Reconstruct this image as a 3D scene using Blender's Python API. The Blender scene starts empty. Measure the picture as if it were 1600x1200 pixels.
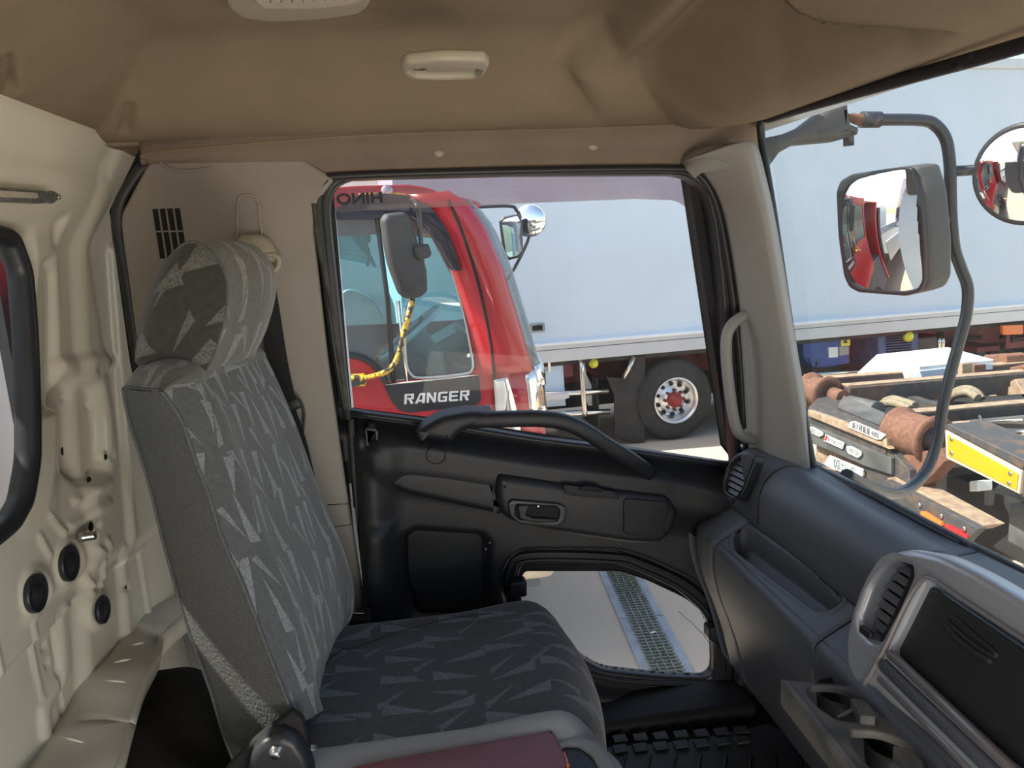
import bpy, bmesh, math, random
import numpy as np
from mathutils import Vector as V3, Matrix
from math import sin, cos, radians, pi, sqrt
random.seed(5)
sc = bpy.context.scene
# ---------------------------------------------------------------- camera
FPX = 1150.0
EYE = 2.5                       # height of the viewer's eye above the ground
YAW, PIT, ROL = radians(7.5), radians(11.0), radians(2.9)
fw = V3((sin(YAW)*cos(PIT), cos(YAW)*cos(PIT), -sin(PIT)))
r0 = V3((cos(YAW), -sin(YAW), 0))
u0 = r0.cross(fw)
cr = r0*cos(ROL) - u0*sin(ROL)
cu = r0*sin(ROL) + u0*cos(ROL)
cd = bpy.data.cameras.new('camera'); cam = bpy.data.objects.new('camera', cd)
sc.collection.objects.link(cam)
cd.sensor_fit = 'HORIZONTAL'; cd.sensor_width = 36; cd.lens = FPX/1600*36; cd.clip_start = .02; cd.clip_end = 600
M = Matrix((cr, cu, -fw)).transposed().to_4x4()
cam.matrix_world = M
sc.camera = cam
# ---------------------------------------------------------------- sky, sun, exposure
w = bpy.data.worlds.new('sky'); sc.world = w; w.use_nodes = True
nt = w.node_tree; nt.nodes.clear()
sky = nt.nodes.new('ShaderNodeTexSky'); sky.sky_type = 'NISHITA'; sky.sun_disc = False
SUN = V3((-0.66, 0.02, 0.75)).normalized()
sky.sun_elevation = math.asin(SUN.z); sky.sun_rotation = math.atan2(SUN.x, SUN.y)
sky.altitude = 50; sky.air_density = 1.0; sky.dust_density = 1.6
bg = nt.nodes.new('ShaderNodeBackground'); bg.inputs['Strength'].default_value = 0.205
wo = nt.nodes.new('ShaderNodeOutputWorld')
tn = nt.nodes.new('ShaderNodeMix'); tn.data_type = 'RGBA'; tn.blend_type = 'MULTIPLY'; tn.inputs[0].default_value = 1; tn.inputs[7].default_value = (1.10, 1.0, .86, 1)
nt.links.new(sky.outputs[0], tn.inputs[6]); nt.links.new(tn.outputs[2], bg.inputs[0]); nt.links.new(bg.outputs[0], wo.inputs[0])
sl = bpy.data.lights.new('sun', 'SUN'); sl.energy = 5.6; sl.angle = radians(.6); sl.color = (1, .93, .82)
so = bpy.data.objects.new('sun', sl); sc.collection.objects.link(so)
so.rotation_euler = SUN.to_track_quat('Z', 'Y').to_euler(); so.location = SUN*20
al = bpy.data.lights.new('cab_fill_light', 'AREA'); al.shape = 'RECTANGLE'; al.size = 1.3; al.size_y = .7; al.energy = 17; al.color = (1, .91, .79); al.specular_factor = .15
ao_ = bpy.data.objects.new('cab_fill_light', al); sc.collection.objects.link(ao_)   # added fill lamp that brightens the cab, standing in for daylight from the driver's side
ao_.location = (.50, -.66, EYE-.98); ao_.rotation_euler = V3((.62, -.70, -.36)).to_track_quat('Z', 'Y').to_euler()
sc.view_settings.view_transform = 'Standard'; sc.view_settings.look = 'None'
sc.view_settings.gamma = 1; sc.view_settings.use_curve_mapping = False
sc.view_settings.exposure = 0.82
sc.cycles.max_bounces = 10; sc.cycles.diffuse_bounces = 6; sc.cycles.transparent_max_bounces = 16
sc.cycles.use_denoising = True

# ---------------------------------------------------------------- geometry helpers (eye-relative metres; everything is lifted by EYE at the end)
def ray(x, y):
    return fw + cr*((x-800)/FPX) + cu*((600-y)/FPX)
def at(x, y, **k):
    d = ray(x, y); a, v = list(k.items())[0]
    return d*(v/d['XYZ'.index(a)])
def atp(x, y, p, n):
    d = ray(x, y); return d*(V3(p).dot(n)/d.dot(n))
def proj(p):
    p = V3(p); dz = p.dot(fw); return (800+FPX*p.dot(cr)/dz, 600-FPX*p.dot(cu)/dz)
def nproj(P):                    # numpy (n,3) -> px arrays
    A = np.array([cr, cu, fw]); q = P @ A.T
    z = np.where(q[:, 2] > .05, q[:, 2], .05)
    return 800+FPX*q[:, 0]/z, 600-FPX*q[:, 1]/z
class Fr:
    def __init__(s, O, U, V):
        s.O = V3(O); s.U = V3(U).normalized(); s.V = V3(V); s.V = (s.V-s.U*s.V.dot(s.U)).normalized(); s.N = s.U.cross(s.V)
    def uv(s, x, y, w=0):
        p = atp(x, y, s.O+s.N*w, s.N) - s.O
        return (p.dot(s.U), p.dot(s.V))
    def px(s, pts, w=0): return [s.uv(x, y, w) for x, y in pts]
    def pt(s, u, v, w=0): return s.O + s.U*u + s.V*v + s.N*w
    def at(s, x, y, w=0): return s.pt(*s.uv(x, y, w), w)
    def off(s, w): return Fr(s.pt(0, 0, w), s.U, s.V)
def rnd(pts, r=.3, n=5, closed=True):
    """round the corners of a polyline; r = fraction of the shorter neighbouring edge, or per-point list"""
    out = []; N = len(pts)
    for i in range(N):
        p = V3(pts[i])
        if not closed and i in (0, N-1): out.append(tuple(p)); continue
        a = V3(pts[i-1]); b = V3(pts[(i+1) % N])
        rr = r[i] if isinstance(r, (list, tuple)) else r
        if rr <= 0: out.append(tuple(p)); continue
        d = min((a-p).length, (b-p).length)*rr
        s = p+(a-p).normalized()*d; e = p+(b-p).normalized()*d
        for k in range(n+1):
            t = k/n; out.append(tuple(s*(1-t)**2+p*2*t*(1-t)+e*t*t))
    return out
def cat(pts, n=6, closed=False):
    """catmull-rom through points"""
    P = [V3(p) for p in pts]; N = len(P); out = []
    rng = range(N if closed else N-1)
    for i in rng:
        p1 = P[i]; p2 = P[(i+1) % N]
        p0 = P[i-1] if (closed or i > 0) else p1*2-p2
        p3 = P[(i+2) % N] if (closed or i+2 < N) else p2*2-p1
        for k in range(n):
            t = k/n
            out.append(0.5*((2*p1)+(p2-p0)*t+(2*p0-5*p1+4*p2-p3)*t*t+(3*p1-p0-3*p2+p3)*t**3))
    if not closed: out.append(P[-1])
    return out
def sdf(poly, U, V):
    """signed distance, positive inside"""
    U = np.asarray(U, float); V = np.asarray(V, float)
    d2 = np.full(U.shape, 1e18); ins = np.zeros(U.shape, bool)
    n = len(poly)
    for i in range(n):
        ax, ay = poly[i][0], poly[i][1]; bx, by = poly[(i+1) % n][0], poly[(i+1) % n][1]
        ex, ey = bx-ax, by-ay; L = ex*ex+ey*ey+1e-18
        t = np.clip(((U-ax)*ex+(V-ay)*ey)/L, 0, 1)
        d2 = np.minimum(d2, (U-ax-t*ex)**2+(V-ay-t*ey)**2)
        c = ((ay > V) != (by > V))
        with np.errstate(divide='ignore', invalid='ignore'):
            xi = ex*(V-ay)/(ey if abs(ey) > 1e-12 else 1e-12)+ax
        ins ^= c & (U < xi)
    return np.where(ins, 1, -1)*np.sqrt(d2)
def lined(path, U, V):
    """distance to an open polyline"""
    d2 = np.full(np.shape(U), 1e18)
    for i in range(len(path)-1):
        ax, ay = path[i][0], path[i][1]; bx, by = path[i+1][0], path[i+1][1]
        ex, ey = bx-ax, by-ay; L = ex*ex+ey*ey+1e-18
        t = np.clip(((U-ax)*ex+(V-ay)*ey)/L, 0, 1)
        d2 = np.minimum(d2, (U-ax-t*ex)**2+(V-ay-t*ey)**2)
    return np.sqrt(d2)
def sst(a, b, x):
    t = np.clip((x-a)/(b-a), 0, 1); return t*t*(3-2*t)

# ---------------------------------------------------------------- object helpers
def tag(o, label=None, cat=None, group=None, kind=None):
    if label: o['label'] = label
    if cat: o['category'] = cat
    if group: o['group'] = group
    if kind: o['kind'] = kind
    return o
def link(name, me, mat=None, parent=None, smooth=False):
    me.name = name
    o = bpy.data.objects.new(name, me); sc.collection.objects.link(o)
    if mat is not None: me.materials.append(mat)
    if smooth:
        for p in me.polygons: p.use_smooth = True
    if parent is not None:
        o.parent = parent
        o.matrix_parent_inverse = Matrix.Translation(-base_of(parent))
    return o
def base_of(o):                 # parts keep identity world matrices; only a root has a location
    return V3(o.location) if o.parent is None else V3((0, 0, 0))
def thing(name, label, cat, loc, group=None, kind=None):
    o = bpy.data.objects.new(name, None); sc.collection.objects.link(o)
    o.location = loc; o.empty_display_size = .05
    return tag(o, label, cat, group, kind)
class MB:
    def __init__(s): s.v = []; s.f = []; s.sm = []
    def add(s, vs, fs, smooth=False):
        b = len(s.v); s.v += [tuple(v) for v in vs]
        s.f += [tuple(b+i for i in f) for f in fs]; s.sm += [smooth]*len(fs); return s
    def box(s, c, size, U=(1, 0, 0), V=(0, 1, 0)):
        c = V3(c); U = V3(U).normalized(); V = V3(V).normalized(); W = U.cross(V)
        x, y, z = [q/2 for q in size]
        vs = [c+U*a*x+V*b*y+W*d*z for d in (-1, 1) for b in (-1, 1) for a in (-1, 1)]
        return s.add(vs, [(0, 2, 3, 1), (4, 5, 7, 6), (0, 1, 5, 4), (2, 6, 7, 3), (0, 4, 6, 2), (1, 3, 7, 5)])
    def bx(s, x0, x1, y0, y1, z0, z1):
        return s.box(((x0+x1)/2, (y0+y1)/2, (z0+z1)/2), (abs(x1-x0), abs(y1-y0), abs(z1-z0)))
    def hexa(s, a, b):           # two quads
        return s.add(list(a)+list(b), [(0, 3, 2, 1), (4, 5, 6, 7), (0, 1, 5, 4), (1, 2, 6, 5), (2, 3, 7, 6), (3, 0, 4, 7)])
    def prism(s, poly, vec, smooth=False):
        n = len(poly); vec = V3(vec); vs = [V3(p) for p in poly]+[V3(p)+vec for p in poly]
        s.add(vs, [tuple(range(n))[::-1], tuple(range(n, 2*n))])
        b = len(s.v)-2*n
        for i in range(n):
            j = (i+1) % n; s.f.append((b+i, b+j, b+n+j, b+n+i)); s.sm.append(smooth)
        return s
    def rings(s, rings, closed=True, cap=True, smooth=True):
        n = len(rings[0]); vs = [p for r in rings for p in r]; fs = []
        for i in range(len(rings)-1):
            for j in range(n if closed else n-1):
                k = (j+1) % n; fs.append((i*n+j, i*n+k, (i+1)*n+k, (i+1)*n+j))
        s.add(vs, fs, smooth)
        if cap and closed:
            b = len(s.v)-len(vs)
            s.f += [tuple(b+j for j in range(n))[::-1], tuple(b+(len(rings)-1)*n+j for j in range(n))]; s.sm += [False, False]
        return s
    def tube(s, path, r, n=12, closed=False, flat=1.0, up=None, sq=2.0):
        """swept tube; r number or list; flat = ratio second axis; sq superellipse power"""
        P = [V3(p) for p in path]; N = len(P)
        rs = r if isinstance(r, (list, tuple)) else [r]*N
        T = []
        for i in range(N):
            a = P[i-1] if (i > 0 or closed) else P[i]; b = P[(i+1) % N] if (i < N-1 or closed) else P[i]
            T.append((b-a).normalized())
        nrm = V3(up) if up else (V3((0, 0, 1)) if abs(T[0].z) < .9 else V3((1, 0, 0)))
        rg = []
        for i in range(N):
            if up: nrm = V3(up)
            nrm = (nrm-T[i]*nrm.dot(T[i])).normalized(); bi = T[i].cross(nrm)
            ring = []
            for k in range(n):
                a = 2*pi*k/n; c, q = cos(a), sin(a)
                c = math.copysign(abs(c)**(2/sq), c); q = math.copysign(abs(q)**(2/sq), q)
                ring.append(P[i]+nrm*c*rs[i]+bi*q*rs[i]*flat)
            rg.append(ring)
        if closed: rg.append(rg[0])
        return s.rings(rg, True, not closed)
    def cyl(s, a, b, r, r2=None, n=24):
        return s.tube([a, b], [r, r if r2 is None else r2], n)
    def lathe(s, o, d, prof, n=32, cap=True):
        """prof list of (dist along d, radius)"""
        o = V3(o); d = V3(d).normalized(); a = d.orthogonal().normalized(); b = d.cross(a)
        rg = [[o+d*h+(a*cos(2*pi*k/n)+b*sin(2*pi*k/n))*max(r, 1e-4) for k in range(n)] for h, r in prof]
        return s.rings(rg, True, cap)
    def grid(s, rows, smooth=True):
        return s.rings(rows, False, False, smooth)
    def ball(s, c, r, n=14, m=8, sc3=(1, 1, 1)):
        c = V3(c)
        rg = [[c+V3((cos(2*pi*k/n)*sin(pi*i/m)*r*sc3[0], sin(2*pi*k/n)*sin(pi*i/m)*r*sc3[1], cos(pi*i/m)*r*sc3[2])) for k in range(n)] for i in range(m+1)]
        return s.rings(rg, True, False)
    def quad(s, a, b, c, d): return s.add([a, b, c, d], [(0, 1, 2, 3)])
    def build(s, name, mat=None, parent=None, bev=0, sub=0, weld=False, auto=True, solid=0):
        me = bpy.data.meshes.new(name); me.from_pydata(s.v, [], s.f)
        me.polygons.foreach_set('use_smooth', s.sm)
        bm = bmesh.new(); bm.from_mesh(me)
        if weld: bmesh.ops.remove_doubles(bm, verts=bm.verts, dist=1e-5)
        bmesh.ops.recalc_face_normals(bm, faces=bm.faces)
        bm.to_mesh(me); bm.free()
        o = link(name, me, mat, parent)
        if solid:
            m = o.modifiers.new('solid', 'SOLIDIFY'); m.thickness = solid; m.offset = -1
        if bev:
            m = o.modifiers.new('bevel', 'BEVEL'); m.width = bev; m.segments = 3; m.limit_method = 'ANGLE'; m.angle_limit = radians(35)
            m.harden_normals = False
            for p in me.polygons: p.use_smooth = True
            me.set_sharp_from_angle(angle=radians(50))
        if sub:
            m = o.modifiers.new('sub', 'SUBSURF'); m.levels = sub; m.render_levels = sub
        return o
def plate(name, mat, parent, fr, outs, depth, bev=0.0, w0=0.0, res=3):
    """flat shape with holes in a frame, from w0 to w0+depth along the frame normal, soft edges"""
    cu_ = bpy.data.curves.new(name, 'CURVE'); cu_.dimensions = '2D'; cu_.fill_mode = 'BOTH'
    for pts in outs:
        sp = cu_.splines.new('POLY'); sp.points.add(len(pts)-1)
        for i, p in enumerate(pts): sp.points[i].co = (p[0], p[1], 0, 1)
        sp.use_cyclic_u = True
    bev = min(bev, depth*.49)
    cu_.extrude = depth/2-bev; cu_.bevel_depth = bev; cu_.bevel_resolution = res; cu_.offset = -bev
    t = bpy.data.objects.new('t', cu_); sc.collection.objects.link(t)
    dg = bpy.context.evaluated_depsgraph_get()
    me = bpy.data.meshes.new_from_object(t.evaluated_get(dg))
    bpy.data.objects.remove(t); bpy.data.curves.remove(cu_)
    n = len(me.vertices); co = np.empty(n*3); me.vertices.foreach_get('co', co); co = co.reshape(-1, 3)
    W = np.array(fr.O)+co[:, :1]*np.array(fr.U)+co[:, 1:2]*np.array(fr.V)+(co[:, 2:3]+w0+depth/2)*np.array(fr.N)
    me.vertices.foreach_set('co', W.ravel()); me.materials.clear()
    bm = bmesh.new(); bm.from_mesh(me); bmesh.ops.remove_doubles(bm, verts=bm.verts, dist=1e-5)
    bmesh.ops.recalc_face_normals(bm, faces=bm.faces); bm.to_mesh(me); bm.free()
    for p in me.polygons: p.use_smooth = bev > 0
    me.set_sharp_from_angle(angle=radians(40))
    me.update()
    return link(name, me, mat, parent)
def relief(name, mat, parent, fr, u0_, u1_, v0_, v1_, step, hf, keep=None, thick=0, uvs=1.0):
    """height-field surface; hf(U,V,PX,PY)->w"""
    nu = max(2, int((u1_-u0_)/step)+1); nv = max(2, int((v1_-v0_)/step)+1)
    U, V = np.meshgrid(np.linspace(u0_, u1_, nu), np.linspace(v0_, v1_, nv)); U = U.ravel(); V = V.ravel()
    O = np.array(fr.O); Ua = np.array(fr.U); Va = np.array(fr.V); Na = np.array(fr.N)
    B = O+U[:, None]*Ua+V[:, None]*Va
    PX, PY = nproj(B)
    Wd = hf(U, V, PX, PY); P = B+Wd[:, None]*Na
    idx = np.arange(nu*nv).reshape(nv, nu)
    q = np.stack([idx[:-1, :-1], idx[:-1, 1:], idx[1:, 1:], idx[1:, :-1]], -1).reshape(-1, 4)
    if keep is not None:
        k = keep(U, V, PX, PY); q = q[k[q].all(axis=1)]
    used = np.unique(q); mp = -np.ones(nu*nv, int); mp[used] = np.arange(len(used))
    me = bpy.data.meshes.new(name); me.from_pydata(P[used].tolist(), [], mp[q].tolist())
    for p in me.polygons: p.use_smooth = True
    o = link(name, me, mat, parent)
    if thick:
        m = o.modifiers.new('solid', 'SOLIDIFY'); m.thickness = thick; m.offset = -1
    return o
def text(name, s, fr, u, v, size, mat, parent, w=0.001, ext=.0006, sx=1.0, flip=False, align='CENTER', shear=0, bold=0, fit=0):
    c = bpy.data.curves.new(name, 'FONT'); c.body = s; c.size = size; c.align_x = align; c.align_y = 'CENTER'; c.extrude = ext; c.shear = shear; c.offset = bold
    t = bpy.data.objects.new('t', c); sc.collection.objects.link(t)
    me = bpy.data.meshes.new_from_object(t.evaluated_get(bpy.context.evaluated_depsgraph_get()))
    bpy.data.objects.remove(t); bpy.data.curves.remove(c)
    n = len(me.vertices); co = np.empty(n*3); me.vertices.foreach_get('co', co); co = co.reshape(-1, 3)
    if fit: co[:, 0] *= fit/(co[:, 0].max()-co[:, 0].min()); co[:, 0] -= (co[:, 0].max()+co[:, 0].min())/2
    co[:, 0] *= sx*(-1 if flip else 1)
    W = np.array(fr.pt(u, v, w))+co[:, :1]*np.array(fr.U)+co[:, 1:2]*np.array(fr.V)+co[:, 2:3]*np.array(fr.N)
    me.vertices.foreach_set('co', W.ravel()); me.materials.clear(); me.update()
    return link(name, me, mat, parent)

# ---------------------------------------------------------------- materials
def mat(name, col, rough=.5, metal=0, spec=.5, nz=0, ns=20, col2=None, bump=0, bs=200, coat=0, sheen=0, thr=None, detail=5):
    """principled with optional second colour mixed by noise and a noise bump"""
    m = bpy.data.materials.new(name); m.use_nodes = True; t = m.node_tree; N = t.nodes; L = t.links
    b = N['Principled BSDF']
    b.inputs['Base Color'].default_value = (*col, 1); b.inputs['Roughness'].default_value = rough
    b.inputs['Metallic'].default_value = metal; b.inputs['Specular IOR Level'].default_value = spec
    b.inputs['Coat Weight'].default_value = coat; b.inputs['Sheen Weight'].default_value = sheen
    tc = N.new('ShaderNodeTexCoord')
    if nz or col2:
        n = N.new('ShaderNodeTexNoise'); n.inputs['Scale'].default_value = ns; n.inputs['Detail'].default_value = detail
        L.new(tc.outputs['Object'], n.inputs['Vector'])
        r = N.new('ShaderNodeValToRGB'); a, z = thr if thr else (.35, .65)
        r.color_ramp.elements[0].position = a; r.color_ramp.elements[1].position = z
        c2 = col2 if col2 else tuple(max(0, c*(1-nz)) for c in col)
        r.color_ramp.elements[0].color = (*c2, 1); r.color_ramp.elements[1].color = (*col, 1)
        L.new(n.outputs['Fac'], r.inputs['Fac']); L.new(r.outputs['Color'], b.inputs['Base Color'])
    if bump:
        n2 = N.new('ShaderNodeTexNoise'); n2.inputs['Scale'].default_value = bs; n2.inputs['Detail'].default_value = 3
        L.new(tc.outputs['Object'], n2.inputs['Vector'])
        bp = N.new('ShaderNodeBump'); bp.inputs['Strength'].default_value = bump; bp.inputs['Distance'].default_value = .002
        L.new(n2.outputs['Fac'], bp.inputs['Height']); L.new(bp.outputs['Normal'], b.inputs['Normal'])
    return m
def glass(name, tint=(.93, .97, .98), refl=.06, dust=.03, dcol=(.8, .85, .9), rough=0.0):
    m = bpy.data.materials.new(name); m.use_nodes = True; t = m.node_tree; N = t.nodes; L = t.links; N.clear()
    o = N.new('ShaderNodeOutputMaterial'); tr = N.new('ShaderNodeBsdfTransparent'); tr.inputs[0].default_value = (*tint, 1)
    gl = N.new('ShaderNodeBsdfGlossy'); gl.inputs['Roughness'].default_value = rough
    df = N.new('ShaderNodeBsdfDiffuse'); df.inputs[0].default_value = (*dcol, 1)
    lwt = N.new('ShaderNodeLayerWeight'); lwt.inputs[0].default_value = .5
    pw = N.new('ShaderNodeMath'); pw.operation = 'POWER'; pw.inputs[1].default_value = 4.5; L.new(lwt.outputs['Facing'], pw.inputs[0])
    ma = N.new('ShaderNodeMath'); ma.operation = 'MULTIPLY_ADD'; ma.inputs[1].default_value = 1-refl; ma.inputs[2].default_value = refl
    mx = N.new('ShaderNodeMixShader'); m2 = N.new('ShaderNodeMixShader')
    tc = N.new('ShaderNodeTexCoord'); nn = N.new('ShaderNodeTexNoise'); nn.inputs['Scale'].default_value = 9; nn.inputs['Detail'].default_value = 6
    mm = N.new('ShaderNodeMath'); mm.operation = 'MULTIPLY'; mm.inputs[1].default_value = dust*2
    L.new(tc.outputs['Object'], nn.inputs[0]); L.new(nn.outputs[0], mm.inputs[0]); L.new(mm.outputs[0], m2.inputs[0])
    cl = N.new('ShaderNodeClamp'); L.new(pw.outputs[0], ma.inputs[0]); L.new(ma.outputs[0], cl.inputs[0])
    L.new(cl.outputs[0], mx.inputs[0]); L.new(tr.outputs[0], mx.inputs[1]); L.new(gl.outputs[0], mx.inputs[2])
    L.new(mx.outputs[0], m2.inputs[1]); L.new(df.outputs[0], m2.inputs[2]); L.new(m2.outputs[0], o.inputs[0])
    return m
def fabric_mat(name, base, motif, scale=(9, 6), ang=0.0):
    """dark cloth with scattered scribbled shard motifs, laid out in the mesh's own UVs (metres)"""
    m = bpy.data.materials.new(name); m.use_nodes = True; t = m.node_tree; N = t.nodes; L = t.links
    b = N['Principled BSDF']; b.inputs['Roughness'].default_value = .95; b.inputs['Sheen Weight'].default_value = .25
    b.inputs['Specular IOR Level'].default_value = .15
    def math_(op, a, c=None, d=None):
        n = N.new('ShaderNodeMath'); n.operation = op
        for i, q in enumerate((a, c, d)):
            if q is None: continue
            if isinstance(q, (int, float)): n.inputs[i].default_value = q
            else: L.new(q, n.inputs[i])
        return n.outputs[0]
    uv = N.new('ShaderNodeUVMap')
    def layer(sx, sy, off, rot, w, h, skew):
        mp = N.new('ShaderNodeMapping'); mp.inputs['Scale'].default_value = (sx, sy, 1); mp.inputs['Location'].default_value = (off, off*.7, 0)
        mp.inputs['Rotation'].default_value = (0, 0, rot)
        L.new(uv.outputs[0], mp.inputs[0])
        vo = N.new('ShaderNodeTexVoronoi'); vo.voronoi_dimensions = '2D'; vo.inputs['Scale'].default_value = 1; vo.inputs['Randomness'].default_value = .55
        L.new(mp.outputs[0], vo.inputs['Vector'])
        sub_ = N.new('ShaderNodeVectorMath'); sub_.operation = 'SUBTRACT'; L.new(mp.outputs[0], sub_.inputs[0]); L.new(vo.outputs['Position'], sub_.inputs[1])
        sp = N.new('ShaderNodeSeparateXYZ'); L.new(sub_.outputs[0], sp.inputs[0])
        cs = N.new('ShaderNodeSeparateColor'); L.new(vo.outputs['Color'], cs.inputs[0])
        sgn = math_('SUBTRACT', math_('MULTIPLY', math_('GREATER_THAN', cs.outputs[0], .5), 2), 1)
        y = math_('MULTIPLY', sp.outputs[1], sgn)                      # half of them point the other way
        x = math_('ADD', sp.outputs[0], math_('MULTIPLY', y, skew))
        yy = math_('ADD', y, h/2)
        lim = math_('MULTIPLY', math_('SUBTRACT', 1, math_('DIVIDE', yy, h)), w)
        ins = math_('MULTIPLY', math_('GREATER_THAN', math_('SUBTRACT', lim, math_('ABSOLUTE', x)), 0), math_('GREATER_THAN', yy, 0))
        return ins
    a = layer(scale[0], scale[1], .3, ang, .21, .85, .35)
    c = layer(scale[0]*.8, scale[1]*1.1, 2.7, ang+.25, .10, .7, -.5)
    mk = math_('MAXIMUM', a, math_('MULTIPLY', c, .85))
    nz = N.new('ShaderNodeTexNoise'); nz.inputs['Scale'].default_value = 330; nz.inputs['Detail'].default_value = 2; nz.inputs['Distortion'].default_value = 2
    L.new(uv.outputs[0], nz.inputs[0])
    scr = N.new('ShaderNodeMapRange'); scr.inputs[1].default_value = .42; scr.inputs[2].default_value = .55; scr.inputs[3].default_value = .15; scr.inputs[4].default_value = 1
    L.new(nz.outputs[0], scr.inputs[0])
    fac = math_('MULTIPLY', mk, scr.outputs[0])
    n2 = N.new('ShaderNodeTexNoise'); n2.inputs['Scale'].default_value = 90; n2.inputs['Detail'].default_value = 6; L.new(uv.outputs[0], n2.inputs[0])
    r = N.new('ShaderNodeMix'); r.data_type = 'RGBA'
    r.inputs[6].default_value = (*[q*.6 for q in base], 1); r.inputs[7].default_value = (*[q*1.25 for q in base], 1)
    L.new(n2.outputs[0], r.inputs[0])
    mx = N.new('ShaderNodeMix'); mx.data_type = 'RGBA'; L.new(fac, mx.inputs[0]); L.new(r.outputs[2], mx.inputs[6]); mx.inputs[7].default_value = (*motif, 1)
    L.new(mx.outputs[2], b.inputs['Base Color'])
    bp = N.new('ShaderNodeBump'); bp.inputs['Strength'].default_value = .35; bp.inputs['Distance'].default_value = .001
    L.new(nz.outputs[0], bp.inputs['Height']); L.new(bp.outputs[0], b.inputs['Normal'])
    return m
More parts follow.
